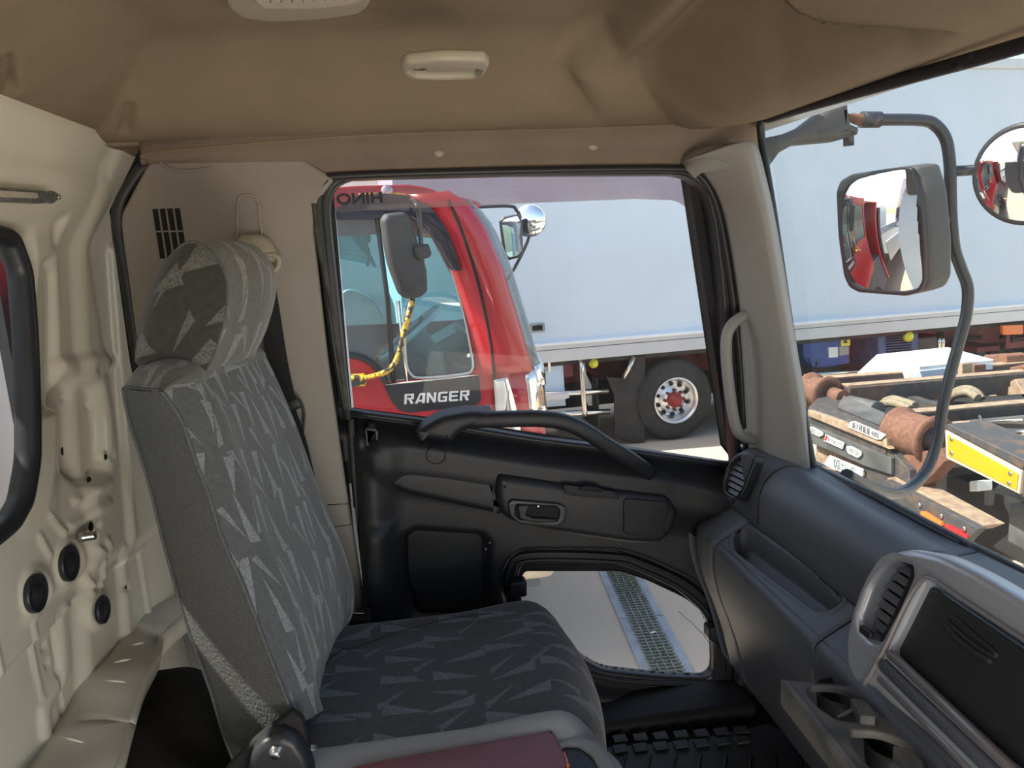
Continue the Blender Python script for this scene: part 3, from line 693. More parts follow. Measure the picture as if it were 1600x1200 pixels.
plate('hook_base', M['trim_d'], hk, CF, [CF.px(ol), CF.px(il)], .016, .006, w0=-.002)
plate('hook_flap', M['trim_d'], hk, CF, [CF.px(rnd([(664, 95), (744, 93), (751, 97), (741, 105), (690, 107), (664, 106)], .3), .003)], .009, .003, w0=.0)
plate('hook_recess', M['housing'], hk, CF, [CF.px(rnd([(636, 97), (664, 95), (664, 107), (648, 107)], .2), .0)], .003, .0, w0=.0)
MB().ball(CF.at(652, 101, .006), .006).build('hook_knob', M['trim_d'], hk)
p, U, Vv = ceil_frame(470, 4)
CF = Fr(p, U, Vv)
dl = thing('dome_lamp', 'pale dome lamp with ribbed lens at the top edge of the photo', 'lamp', p)
ol = rnd([(350, -40), (352, -6), (375, 10), (420, 17), (500, 13), (560, 4), (576, -8), (580, -40)], .35, 4)
plate('lamp_frame', M['trim_d'], dl, CF, [CF.px(ol)], .02, .008, w0=-.002, res=4)
plate('lens', M['flenz'], dl, CF, [CF.px(rnd([(398, -38), (398, -4), (412, 8), (500, 8), (554, 0), (572, -10), (574, -38)], .3), .018)], .008, .003, w0=.016)
for k in range(9):
    x = 420+k*17; a = CF.at(x, -30, .0245); b = CF.at(x+3, 4-k*.6, .0245)
    MB().tube([a, b], .0012, 6).build('lens_rib', M['flenz'], dl)

# ---- light strip on the rear wall
ls = thing('marker_light_strip', 'narrow galvanised light strip screwed high on the rear wall', 'light', REAR.at(60, 305, .05))
RF = REAR.off(.052)
plate('housing', M['galv'], ls, RF, [RF.px([(-60, 288), (72, 297), (82, 301), (82, 316), (72, 318), (-60, 312)], .02)], .022, .004, w0=-.004)
plate('lens', M['flenz'], ls, RF, [RF.px([(-60, 293), (62, 301), (62, 310), (-60, 306)], .024)], .003, .001, w0=.018)
plate('end_tab', M['galv'], ls, RF, [RF.px(rnd([(76, 298), (84, 298), (96, 307), (84, 318), (76, 318)], .3), .004)], .004, .001, w0=.0)
MB().lathe(RF.at(91, 308, .003), (1, 0, 0), [(0, .004), (.003, .004), (.0035, .001)], 12).build('screw', M['screw'], ls)

# outer skin of the A pillar and nose, seen in the mirrors
rows = []
for (lx, ly), (rx, ry) in zip(lef, rig):
    rows.append([at(lx+20, ly, Y=1.81), at((lx+rx)/2, ly, Y=1.77), at(rx-8, ry, Y=1.62)])
MB().grid(rows).build('outer_pillar', M['twhite'], apil)
nose = MB().grid([[V3((x, y, z)) for y in (-.5, .5, 1.3)]+[V3((x-.01, 1.6, z)), V3((x-.06, 1.75, z)), V3((.86, 1.815, z))] for x, z in ((.985, -.61), (1.01, -.70), (1.04, -1.2), (1.04, -1.9))]).build('wall_nose', M['twhite'], None)
tag(nose, 'white painted nose panel of the cab below the windscreen', kind='structure')
# ================================================================= DOOR
door = bpy.data.objects.new('door_1', None); sc.collection.objects.link(door); door.location = (.2, DY, -.6); tag(door, 'black passenger door with armrest, pull bar and low window', kind='structure')
W1 = rnd([(516, 352), (512, 280), (600, 279), (800, 274), (1035, 273), (1096, 273), (1114, 350), (1124, 430), (1150, 728), (1000, 706), (849, 688), (700, 664), (546, 644)],
         [0, .7, 0, 0, 0, .8, 0, 0, .02, 0, 0, 0, .02], 7)
W2 = rnd([(812, 900), (820, 884), (960, 884), (1000, 897), (1060, 925), (1098, 958), (1117, 990), (1119, 1066), (1030, 1062), (940, 1052), (880, 1010), (820, 960)], .3, 4)
W1u = DOOR.px(W1); W2u = DOOR.px(W2)
belt = [(520, 641), (546, 645), (700, 665), (849, 689), (1000, 707), (1150, 729), (1300, 745)]
DP = [(520, 632), (546, 643), (700, 664), (849, 688), (1000, 706), (1150, 728), (1230, 740), (1300, 1200), (600, 1240), (574, 965), (558, 800)]
DPu = DOOR.px(DP)
arm = rnd([(576, 742), (590, 733), (640, 732), (772, 742), (880, 757), (1044, 776), (1062, 800), (1052, 832), (1030, 852), (980, 850), (860, 832), (790, 812), (772, 802), (640, 775), (592, 756)], .35, 4)
def door_h(U, V, PX, PY):
    w_ = .0*U
    db = lined(belt, PX, PY)
    inside = sdf([(500, 640)]+belt+[(1300, 1300), (500, 1300)], PX, PY)
    w_ += .055*sst(2, 34, inside)
    w_ -= .028*sst(60, 120, inside)*sst(520, 620, PX)
    w_ -= .03*sst(556+ (PY-640)*.06, 536+(PY-640)*.06, PX-6)
    w_ += .016*sst(640, 600, PX)*sst(0, 30, PX-(556+(PY-640)*.05))*sst(660, 700, PY)
    # hollow round the armrest nose
    w_ -= .022*sst(60, 8, np.abs(lined([(640, 800), (760, 825), (900, 850)], PX, PY)))*0
    # raised band that sweeps down behind the pocket
    pk = sdf(rnd([(632, 838), (650, 828), (750, 836), (757, 845), (757, 948), (652, 948), (632, 900)], .25), PX, PY)
    w_ -= .02*sst(-14, 4, pk)
    sw = sdf([(556, 800), (620, 800), (632, 900), (652, 948), (740, 1000), (540, 1000)], PX, PY)
    w_ += .02*sst(0, 26, sw)
    # recess stepping in to the low window
    lw = sdf(W2, PX, PY)
    w_ -= .040*sst(-34, -20, lw)+.02*sst(-14, -6, lw)
    w_ -= .016*sst(-2, 12, sdf([(566, 668), (592, 668), (592, 694), (566, 694)], PX, PY)+0)
    w_ += .02*sst(1040, 1130, PX)*sst(700, 760, PY)*sst(900, 800, PY)
    return w_
dpan = relief('door_panel', M['door'], door, DOOR, -.20, .98, -1.50, -.26, .0065, door_h,
              keep=lambda U, V, PX, PY: (sdf(W2u, U, V) < .004) & (sdf(DPu, U, V) > -.002), thick=.003)
def dw(px, py):
    u_, v_ = DOOR.uv(px, py); P = np.array([tuple(DOOR.pt(u_, v_))])
    return float(door_h(np.array([u_]), np.array([v_]), *nproj(P))[0])
# outer skin (white) with the same openings, seen in the door mirror
SK = Fr((0, 1.80, 0), (1, 0, 0), (0, 0, 1))
plate('outer_skin', M['twhite'], door, SK, [[(-.17, .30), (.70, .30), (.80, -.40), (.88, -.62), (.88, -1.42), (-.17, -1.42)], SK.px([(827+(x-827)*1.035, 500+(y-500)*1.04) for x, y in W1], .01), SK.px([(965+(x-965)*1.06, 975+(y-975)*1.08) for x, y in W2], .01)], .02, .004, w0=-.01)
plate('door_edge', M['dark'], door, DOOR, [[(-.16, .17), (.67, .17), (.78, -.55), (.84, -.62), (.84, -1.40), (-.175, -1.40)], DOOR.px([(827+(x-827)*1.012, 500+(y-500)*1.015) for x, y in W1], -.075), DOOR.px([(965+(x-965)*1.03, 975+(y-975)*1.04) for x, y in W2], -.075)], .05, .004, w0=-.075)
# window surround : dark channel, main seal, dusty outer strip
ring = [(497, 312), (507, 282), (540, 273), (800, 266), (1052, 262), (1090, 270), (1122, 322), (1142, 425), (1168, 735), (1150, 734), (849, 690), (700, 668), (536, 648), (520, 560)]
fr_out = rnd(ring, [.35, .4, .3, .2, .2, .4, .35, 0, 0, 0, 0, 0, 0, 0], 5)
DF = DOOR.off(-.03)
plate('window_frame', M['rubber'], door, DF, [DF.px(fr_out, .05), DF.px(W1, .05)], .055, .008, res=3)
sealp = cat([DOOR.at(x, y, .03) for x, y in [(541, 650), (522, 540), (504, 400), (497, 318), (507, 286), (540, 275), (800, 267), (1052, 264), (1092, 274), (1120, 322), (1140, 425), (1156, 560), (1166, 735)]], 6)
MB().tube(sealp, .0085, 12).build('door_seal', M['rubber'], door)
MB().tube(cat([DOOR.at(x, y, .036) for x, y in [(545, 655), (530, 560), (516, 470), (498, 380), (490, 318)]], 5), .006, 8).build('weatherstrip', M['rubdust'], door)
MB().tube(cat([DOOR.at(x, y, .032) for x, y in [(548, 655), (556, 760), (566, 860), (578, 975)]], 5), .007, 8).build('weatherstrip', M['rubdust'], door)
MB().tube(cat([DOOR.at(x, y, .022) for x, y in belt[1:6]], 5), .007, 10, flat=1.4).build('belt_seal', M['rubber'], door)
w1 = MB().add([DOOR.pt(a, b, -.012) for a, b in DOOR.px(rnd([(500, 270), (1090, 260), (1160, 740), (530, 655)], 0))], [(0, 1, 2, 3)]).build('window_1', M['glass'], None)
tag(w1, 'large side window of the passenger door', kind='structure')
# smoked rain visor outside the glass, with backwards lettering
vis = thing('rain_visor', 'smoked rain visor with reversed lettering along the top of the door window', 'visor', at(800, 290, Y=1.84))
VF = Fr((0, 1.84, 0), (1, 0, 0), (0, 0, 1))
vo = rnd([(500, 332), (480, 250), (1100, 235), (1132, 388), (1108, 384), (1092, 362), (1078, 328), (1055, 313), (990, 311), (810, 318)], [0, 0, 0, 0, .4, .2, .35, .4, 0, 0], 5)
plate('visor_blade', M['visor'], vis, VF, [VF.px(vo)], .004, .001)
t_ = VF.uv(562, 311); text('lettering', 'HINO', VF, t_[0], t_[1], .034, M['ink'], vis, w=.0045, ext=.0005, fit=.108, flip=True, bold=.0012)
# low window
lw = plate('window_2', M['rubber'], None, DOOR.off(-.05), [DOOR.px(rnd([(790, 900), (802, 858), (830, 848), (960, 856), (1030, 875), (1110, 930), (1140, 985), (1142, 1092), (1030, 1092), (920, 1080), (850, 1030), (800, 980)], .3, 4), .0), W2u], .04, .010)
tag(lw, 'small low window in the passenger door, looking down at the ground', kind='structure')
MB().add([DOOR.pt(a, b, -.03) for a, b in W2u], [tuple(range(len(W2u)))]).build('glass_pane', M['glass'], lw)
for o_, r_ in ((6, .0035), (16, .004), (28, .0045)):
    pts = [(808-o_, 930), (810-o_, 900-o_*.6), (828-o_*.3, 882-o_), (960, 884-o_), (1002+o_*.3, 896-o_), (1062+o_*.5, 925-o_), (1100+o_*.8, 958-o_*.6), (1119+o_, 992), (1121+o_, 1064)]
    MB().tube(cat([DOOR.at(x, y, -.012+.0010*o_) for x, y in pts], 5), r_, 8).build('seal_bead', M['rubber'], lw)
MB().tube(cat([DOOR.at(x, y, -.005) for x, y in [(900, 1040), (930, 1056), (1000, 1066), (1119, 1070)]], 5), .006, 8).build('seal_bead', M['rubber'], lw)
MB().tube(cat([DOOR.at(x, y, .01) for x, y in [(935, 1084), (960, 1094), (1020, 1102), (1090, 1105), (1104, 1101), (1112, 1092)]], 5), .0022, 8).build('chrome_lip', M['silverd'], lw)
for q, lab in (([(796, 913), (818, 908), (824, 912), (824, 932), (818, 934), (796, 934)], 'window catch on the rear edge'), ([(1108, 984), (1116, 981), (1150, 981), (1150, 1004), (1116, 1006), (1108, 1000)], 'window catch on the front edge'), ([(1106, 1086), (1114, 1078), (1150, 1076), (1150, 1104), (1114, 1104)], 'lower window catch')):
    plate('window_catch', M['rubber'], door, DOOR.off(-.01), [DOOR.px(rnd(q, .2), .03)], .04, .006)
# small post behind the catches
plate('window_post', M['rubber'], door, DOOR.off(-.02), [DOOR.px([(1120, 1000), (1146, 1000), (1150, 1090), (1120, 1090)], .02)], .02, .004)
MB().bx(-.27, -.185, 1.72, 1.80, -1.4, .25).build('door_jamb', M['dark'], door)
# armrest and its pieces
a0 = .040
armp = plate('armrest', M['door'], door, DOOR, [DOOR.px(rnd([(778, 742), (880, 757), (1044, 776), (1062, 800), (1052, 832), (1030, 852), (980, 850), (860, 832), (796, 814), (780, 800), (774, 770)], .3, 4), .07)], .075, .022, w0=.0, res=6)
plate('armrest_pad', M['door'], armp, DOOR, [DOOR.px(rnd([(577, 744), (592, 734), (650, 732), (774, 743), (784, 775), (784, 806), (640, 775), (592, 757)], [.4, .4, .3, .1, .1, .1, .3, .4], 5), .05)], .052, .020, w0=.0, res=6)
def aw(x, y, k=0): return .0755+k
plate('armrest_cap', M['door2'], armp, DOOR, [DOOR.px(rnd([(974, 778), (1040, 784), (1046, 796), (1036, 842), (990, 838), (974, 832)], .18), .078)], .008, .003, w0=.072)
sw = plate('window_switch_plate', M['door2'], armp, DOOR, [DOOR.px(rnd([(880, 757), (960, 768), (968, 780), (900, 775), (882, 772)], .2), .078)], .006, .002, w0=.073)
plate('window_switch', M['dark'], sw, DOOR, [DOOR.px(rnd([(904, 761), (920, 758), (940, 763), (942, 768), (920, 768), (904, 766)], .3), .082)], .006, .002, w0=.078)
bz_o = rnd([(793, 786), (800, 780), (872, 786), (886, 792), (884, 814), (872, 824), (812, 819), (796, 806)], .35, 4); bz_i = rnd([(806, 788), (868, 791), (874, 798), (871, 814), (812, 811), (805, 804)], .3, 4)
plate('handle_bezel', M['rubber'], door, DOOR, [DOOR.px(bz_o, .08), DOOR.px(bz_i, .08)], .012, .004, w0=.072)
plate('handle_recess', M['dark'], door, DOOR, [DOOR.px(bz_i, .075)], .003, .0, w0=.0745)
lv = plate('door_handle', M['door'], door, DOOR, [DOOR.px(rnd([(808, 790), (828, 788), (822, 805), (832, 809), (869, 811), (869, 816), (838, 817), (812, 812)], .2), .086)], .010, .004, w0=.078)
MB().lathe(DOOR.at(841, 791, .078), (0, -1, 0), [(0, .0045), (.003, .0045), (.0035, .001)], 14).build('handle_screw', M['screw'], door)
# pocket pad
plate('pocket_pad', M['door2'], door, DOOR, [DOOR.px(rnd([(634, 840), (648, 829), (748, 835), (755, 843), (755, 960), (655, 960), (636, 900)], [.3, .4, .4, .3, 0, 0, .3], 5), .03)], .016, .007, w0=dw(700, 890))
for c in ((765, 848), (759, 858)):
    MB().lathe(DOOR.at(*c, dw(*c)), (0, -1, 0), [(0, .003), (.003, .003), (.0035, .0005)], 10).build('panel_screw', M['screw'], door)
MB().tube([DOOR.at(681+15*cos(a), 711+14*sin(a), dw(681+15*cos(a), 711+14*sin(a))+.0005) for a in [2*pi*k/28 for k in range(28)]], .0012, 6, closed=True).build('screw_cap', M['dark'], door)
lk = plate('lock_guide', M['rubber'], door, DOOR, [DOOR.px(rnd([(571, 662), (590, 664), (592, 694), (574, 692)], .25), .02), DOOR.px([(575, 670), (588, 671), (589, 690), (577, 689)], .02)], .012, .004, w0=dw(581, 680)-.004)
plate('lock_knob', M['dark'], door, DOOR, [DOOR.px(rnd([(575, 657), (587, 657), (589, 686), (578, 686)], .25), .02)], .016, .005, w0=dw(581, 670)-.004)
# pull bar : foot at the rear, sweeps up over the window and down to the front
pb = thing('door_pull_bar', 'black arched pull bar across the door window sill', 'handle', DOOR.at(850, 680, .08)); pb.parent = None
fp = [(706, 668), (722, 659), (742, 656), (780, 655), (840, 654), (880, 659), (915, 674), (950, 697), (985, 718), (1014, 738)]
ww = [.080, .095, .105, .112, .116, .116, .112, .100, .082, .040]
pp = cat([DOOR.at(x, y, w_) for (x, y), w_ in zip(fp, ww)], 6)
MB().tube(pp, [.0195]*len(pp), 18, flat=.95, up=(0, -1, 0), sq=2.6).build('bar', M['dash' if 0 else 'door'], pb)
foot = rnd([(648, 681), (662, 664), (690, 648), (730, 641), (770, 641), (768, 662), (730, 667), (714, 676), (706, 688), (690, 686)], [.2, .3, .3, .1, .1, .1, .3, .3, .3, .2], 4)
plate('bar_foot', M['door'], pb, DOOR, [DOOR.px(foot, .10)], .095, .017, w0=.03, res=4)

# ================================================================= DASHBOARD
dash = thing('dashboard', 'slate grey dashboard with a silver centre panel and open tray shelf', 'dashboard', (.75, 1.2, -.6))
CR = (.742, -.662); OU = (.655, -.708)
def arc(cx, cz, rx, rz, a0, a1, n): return [(cx+rx*cos(radians(a0+(a1-a0)*k/n)), cz+rz*sin(radians(a0+(a1-a0)*k/n))) for k in range(n+1)]
# upper roll profile from the windscreen base round to the crease
rollp = [(.90, -.535), (.868, -.525)]+arc(.800, -.60, .072, .082, 62, 172, 14)+[(.728, -.64), (.737, -.664), (.76, -.69)]
def dash_rows(prof, ys, f=None):
    return [[V3((x, y, z)) if f is None else f(x, y, z) for x, z in prof] for y in ys]
def ylist(a, b, s=.02): n = max(2, int(abs(a-b)/s)); return [a+(b-a)*k/n for k in range(n+1)]
YS1 = 1.462                                            # seam between vent pod and top roll
# bulge that grows to the centre
def roll_f(x, y, z):
    g = sst(1.10, .78, y); return V3((x-.035*g*(1 if z > -.66 else .3), y, z+.02*g*(1 if z > -.64 else 0)))
def seamed(name, y0, y1, f, mt, parent, prof, e=.004):
    ys = [y0, y0-e*.5, y0-e]+ylist(y0-e*2, y1+e*2)+[y1+e, y1+e*.5, y1]
    rows = []
    for y in ys:
        d = min(abs(y-y0), abs(y-y1)); k = max(0, 1-d/e)*.0035
        c = V3((sum(p[0] for p in prof)/len(prof)+.03, 0, sum(p[1] for p in prof)/len(prof)-.01)); r_ = []
        for x, z in prof:
            v = V3((x, y, z)); dd = V3((c.x-x, 0, c.z-z)).normalized()*k*(1+.0); r_.append(f(v.x+dd.x, y, v.z+dd.z))
        rows.append(r_)
    return MB().grid(rows).build(name, mt, parent, solid=.0)
seamed('top_roll', YS1, .985, roll_f, M['dash'], dash, rollp)
seamed('top_roll', .982, -.35, roll_f, M['dash'], dash, rollp)
# vent pod at the end
def pod_f(x, y, z):
    g = sst(1.61, 1.70, y)
    cx, cz = .80, -.61
    return V3((x+(cx-x)*g*.40, y, z+(cz-z)*g*.35))
podp = [(.90, -.533), (.868, -.523)]+arc(.800, -.60, .073, .083, 62, 172, 14)+[(.727, -.64), (.736, -.664), (.76, -.69)]
rows = [[pod_f(x, y, z) for x, z in podp] for y in [YS1+.002, YS1+.005]+ylist(YS1+.01, 1.68, .012)]
last = rows[-1]; cen = V3((.82, 1.69, -.62)); rows.append([p.lerp(cen, .5)+V3((0, .006, 0)) for p in last]); rows.append([cen]*len(last))
pod = MB().grid(rows).build('vent_pod', M['dash'], dash)
# pod air vent
PV = Fr((.715, 1.57, -.60), (.30, -1, 0), (.22, .066, 1))
def vent(fr, out_, inn, n, parent, bez, w0, tabs=None, sl_ang=.5):
    vt = plate('air_vent', bez, parent, fr, [fr.px(out_, w0+.006), fr.px(inn, w0+.006)], .028, .004, w0=w0-.018)
    plate('vent_backing', M['dark'], vt, fr, [fr.px(inn, w0-.012)], .003, 0, w0=w0-.014)
    uvs = fr.px(inn, w0); us = [p[0] for p in uvs]; vs = [p[1] for p in uvs]
    for k in range(n):
        v_ = min(vs)+(max(vs)-min(vs))*(k+.6)/(n+.2)
        # slat ends at the opening edge
        xs = []
        for i in range(len(uvs)):
            a, b = uvs[i], uvs[(i+1) % len(uvs)]
            if (a[1]-v_)*(b[1]-v_) < 0: xs.append(a[0]+(b[0]-a[0])*(v_-a[1])/(b[1]-a[1]))
        if len(xs) < 2: continue
        x0, x1 = min(xs), max(xs); h = (max(vs)-min(vs))/n*.34
        rows = []
        for x in (x0, x0*.75+x1*.25, (x0+x1)/2, x0*.25+x1*.75, x1):
            rows.append([fr.pt(x, v_+h, w0-.004), fr.pt(x, v_+h*.9, w0-.0025), fr.pt(x, v_-h*.9, w0+.002), fr.pt(x, v_-h, w0+.0005)])
        MB().rings(rows, True, True, False).build('vent_slat', M['dash'], vt)
    return vt
vo_ = rnd([(1152, 709), (1182, 711), (1181, 722), (1165, 764), (1155, 784), (1133, 776), (1129, 757), (1136, 730)], .3, 4)
vi_ = rnd([(1157, 713), (1178, 715), (1162, 760), (1151, 778), (1135, 769), (1134, 752), (1141, 730)], .25, 4)
PV = Fr(at(1155, 745, X=.722), (.16, -1, -.02), (.30, .05, 1))
vent(PV, vo_, vi_, 7, dash, M['rubber'], .012)
plate('vent_thumb_tab', M['dashd'], dash, PV, [PV.px(rnd([(1134, 776), (1146, 780), (1142, 788), (1133, 783)], .3), .02)], .010, .003, w0=.012)
# ledge, tray and front face
tray = rnd([(1146, 846), (1152, 828), (1168, 824), (1312, 926), (1318, 938), (1296, 954), (1276, 956), (1150, 862)], [.3, .35, .35, .3, .35, .3, .3, .3], 5)
lprof = [(.78, -.69), (.745, -.664), (.735, -.663)]
n1 = 40
lprof += [(CR[0]+(OU[0]+.012-CR[0])*t-.006, CR[1]+(OU[1]+.006-CR[1])*t) for t in [k/n1 for k in range(n1+1)]]
lprof += arc(.664, -.722, .018, .018, 100, 190, 5)
lprof += [(.6462, -.745), (.648, -.775), (.655, -.81), (.666, -.85), (.685, -.90), (.705, -.96), (.72, -1.02), (.735, -1.08), (.76, -1.12), (.80, -1.14)]
def ledge(name, y0, y1, hollow=False, f=None, e=.004):
    ys = [y0, y0-e*.5]+ylist(y0-e, y1+e, .004 if hollow else .02)+[y1+e*.5, y1]; rows = []
    for y in ys:
        d = min(abs(y-y0), abs(y-y1)); k = max(0, 1-d/e)*.0035
        rows.append([V3((x+k, y, z-k*.5)) if f is None else f(x+k, y, z-k*.5) for x, z in lprof])
    if hollow:
        A = np.array([[tuple(p) for p in r_] for r_ in rows]); sh = A.shape[:2]
        px, py = nproj(A.reshape(-1, 3)); s_ = sdf(tray, px, py).reshape(sh)
        on = (A[:, :, 2] > -.712)
        d_ = .052*sst(-.5, 5.5, s_)*on - .003*sst(-9, -5, s_)*sst(0, -3, s_)*on
        nrm = np.array([-.46, 0, .888])
        A = A - d_[:, :, None]*nrm*np.array([0.25, 0, 1])
        rows = [[V3(p) for p in r_] for r_ in A]
    return MB().grid(rows).build(name, M['dash'], dash)
def end_f(x, y, z):
    g = sst(1.60, 1.70, y); return V3((x+.03*g, y, z-.01*g*(z > -.72)))
ledge('end_panel', 1.665, 1.517, f=end_f)
ledge('tray_shelf', 1.514, 1.088, hollow=True)
ledge('lower_panel', 1.085, -.35)
MB().add([V3((x, 1.665, z)) for x, z in lprof]+[V3((.95, 1.665, -1.14)), V3((.95, 1.665, -.60))], [tuple(range(len(lprof)+2))]).build('end_cap', M['dash'], dash)
# lower inner foot panel (black, further in)
MB().grid([[V3((x, y, z)) for x, z in ((.70, -.86), (.715, -.92), (.73, -1.0), (.79, -1.12), (.90, -1.30))] for y in (1.64, 1.3, .9, .4, -.3)]).build('kick_panel', M['dashd'], dash)
# centre stack
ST = Fr((.705, 0, -.488), (0, -1, 0), (.06, 0, .232))
so_ = [(1322, 1000), (1330, 958), (1345, 915), (1370, 880), (1396, 862), (1425, 857), (1470, 866), (1530, 895), (1620, 950), (1800, 1060), (1760, 1420), (1600, 1290), (1440, 1140), (1390, 1100), (1362, 1074), (1334, 1064), (1324, 1040)]
v_in = rnd([(1344, 966), (1362, 915), (1382, 884), (1400, 876), (1424, 884), (1426, 900), (1404, 950), (1376, 1002), (1362, 1000), (1346, 984)], .3, 4)
s_in = rnd([(1446, 905), (1700, 1075), (1660, 1260), (1560, 1182), (1394, 1026), (1392, 1014)], [.06, 0, 0, .03, .2, .2], 4)
bez = plate('centre_bezel', M['silver'], dash, ST, [ST.px(rnd(so_, .3, 4), .03), ST.px(v_in, .03), ST.px(s_in, .03)], .045, .012, w0=-.012, res=4)
rim = [(1446, 905), (1425, 945), (1404, 990), (1392, 1020), (1366, 1060), (1350, 1072)]
MB().tube(cat([ST.at(x, y, .036) for x, y in [(1350, 1070), (1366, 1045), (1387, 1005), (1408, 960), (1430, 920), (1452, 903), (1500, 934), (1610, 1006), (1700, 1066)]], 5), .0045, 8, flat=.6).build('bezel_rib', M['silverd'], bez)
vent(ST, rnd([(1340, 968), (1358, 912), (1380, 880), (1400, 871), (1428, 881), (1430, 900), (1407, 953), (1379, 1008), (1360, 1006), (1342, 988)], .3, 4), v_in, 8, dash, M['dashd'], .008)
plate('vent_thumb_tab', M['rubber'], dash, ST, [ST.px(rnd([(1345, 975), (1364, 989), (1360, 1000), (1344, 988)], .3), .035)], .008, .002, w0=.030)
scn = plate('blanking_cover', M['dashd'], dash, ST, [ST.px(rnd([(1450, 912), (1700, 1082), (1650, 1250), (1555, 1170), (1398, 1024)], .03), .012)], .012, .003, w0=.004)
# finger pull in the cover
a_, b_ = ST.uv(1510, 992, .016), ST.uv(1532, 1010, .016)
MB().tube([ST.at(x, y, .016) for x, y in cat([(1480, 966), (1496, 968), (1530, 998), (1556, 1020), (1550, 1024), (1522, 1006), (1490, 980)], 4, True)], .0035, 8, closed=True).build('finger_pull', M['dashd'], scn)
MB().tube([ST.at(x, y, .014) for x, y in cat([(1478, 975), (1500, 1000), (1530, 1024), (1552, 1034)], 5)], [.002]+[.006]*14+[.002], 8).build('finger_pull_lower', M['dashd'], scn)
# rolling shutter rails under the cover
for (a, b, r_, mt) in (((1392, 1022), (1575, 1195), .0075, 'silverd'), ((1384, 1040), (1560, 1210), .011, 'dash'), ((1376, 1060), (1520, 1205), .006, 'silverd')):
    pa = ST.at(*a, .03); pb_ = ST.at(*b, .03); MB().tube([pa, pb_, pb_+(pb_-pa)*.8], r_, 12).build('slot_rail', M[mt], bez)
# pull-out cup holder
ch = plate('cup_holder', M['dusty'], dash, Fr((0, 0, -.735), (1, 0, 0), (0, 1, 0)), [
    [at(x, y, Z=-.72).xy[:] for x, y in ((1221, 1060), (1232, 1062), (1348, 1071), (1382, 1080), (1700, 1330), (1420, 1330))],
    [at(x, y, Z=-.72).xy[:] for x, y in rnd([(1265, 1070), (1300, 1070), (1330, 1078), (1358, 1092), (1368, 1108), (1366, 1124), (1340, 1128), (1308, 1124), (1278, 1104), (1262, 1084)], .35)],
    [at(x, y, Z=-.72).xy[:] for x, y in rnd([(1328, 1140), (1370, 1142), (1410, 1155), (1450, 1190), (1460, 1230), (1400, 1225), (1350, 1190), (1330, 1160)], .35)]], .015, .004, res=3)
HF = Fr((0, 0, -.72), (1, 0, 0), (0, 1, 0))
MB().hexa([at(1220, 1060, Z=-.722), at(1340, 1200, Z=-.722), at(1440, 1330, Z=-.722), at(1236, 1064, Z=-.722)][:0] or [at(1219, 1059, Z=-.717), at(1430, 1318, Z=-.717), at(1442, 1318, Z=-.717), at(1233, 1062, Z=-.717)],
          [p+V3((0, 0, -.05)) for p in (at(1219, 1059, Z=-.717), at(1430, 1318, Z=-.717), at(1442, 1318, Z=-.717), at(1233, 1062, Z=-.717))]).build('front_lip', M['dusty'], ch, bev=.004)
for q in ([(1328, 1090), (1352, 1094), (1368, 1112), (1368, 1120), (1344, 1118), (1340, 1106)], [(1394, 1164), (1420, 1170), (1442, 1190), (1440, 1204), (1416, 1200), (1408, 1184)]):
    pts = [at(x, y, Z=-.705) for x, y in rnd(q, .2)]
    MB().prism(pts, (0, 0, -.02), True).build('cup_clip', M['dusty'], ch, bev=.003)
for cx, cy in ((1312, 1098), (1392, 1182)):
    c = at(cx, cy, Z=-.76)
    MB().lathe(c, (0, 0, -1), [(-.022, .037), (.012, .034), (.014, .001)], 28, cap=False).build('cup_well', M['dashd'], ch, solid=.002)
    MB().tube([at(cx-4, cy+24, Z=-.725), at(cx+22, cy+10, Z=-.722), at(cx+30, cy+4, Z=-.712)], .003, 8).build('clip_arm', M['dash'], ch)
plate('finger_tab', M['silver'], ch, Fr((0, 0, -.775), (1, 0, 0), (0, 1, 0)), [[at(x, y, Z=-.775).xy[:] for x, y in rnd([(1274, 1148), (1282, 1150), (1312, 1190), (1322, 1215), (1300, 1205), (1282, 1180)], .3)]], .008, .003)

# ================================================================= FLOOR
FL = Fr((0, 0, -1.22), (1, 0, 0), (0, 1, 0))
fl = MB().bx(-.70, 1.0, -.55, 1.70, -1.27, -1.225).build('floor', M['cover'], None); tag(fl, 'dark cab floor', kind='structure')
fm = thing('floor_mat', 'dark ribbed rubber floor mat in the passenger footwell', 'mat', (.5, 1.2, -1.22))
mats = [at(x, y, Z=-1.205) for x, y in ((900, 1170), (1040, 1160), (1120, 1148), (1200, 1130), (1260, 1160), (1300, 1400), (880, 1400))]
MB().prism(mats, (0, 0, -.018)).build('mat_sheet', M['mat_r'], fm, bev=.004)
for i in range(7):
    for j in range(2):
        a = at(960+i*32, 1162+j*16-i*2.2, Z=-1.203); MB().prism([a, a+V3((.034, 0, 0)), a+V3((.034, .024, 0)), a+V3((0, .024, 0))], (0, 0, .006)).build('mat_block', M['mat_r'], fm, bev=.002)
for i in range(9):
    a = at(930+i*40, 1196, Z=-1.204); MB().tube([a+V3((-.05, -.1, 0)), a+V3((.02, .03, 0))], .004, 6).build('mat_rib', M['mat_r'], fm)
plc = MB().bx(.15, .80, 1.58, 1.72, -1.26, -1.185); o = plc.build('trim_5', M['dark'], None, bev=.02); tag(o, 'black door step sill', kind='structure')
tag(MB().bx(.985, 1.0, -.55, 1.78, -1.3, -.60).build('wall_front', M['dark'], None), 'dark bulkhead behind the dashboard', kind='structure')
# outer cab corner panels seen in the mirror, rear quarter
tag(MB().bx(-.75, -.17, 1.93, 1.97, -1.5, .40).build('wall_left', M['twhite'], None, bev=.02), 'white outer cab side behind the door', kind='structure')

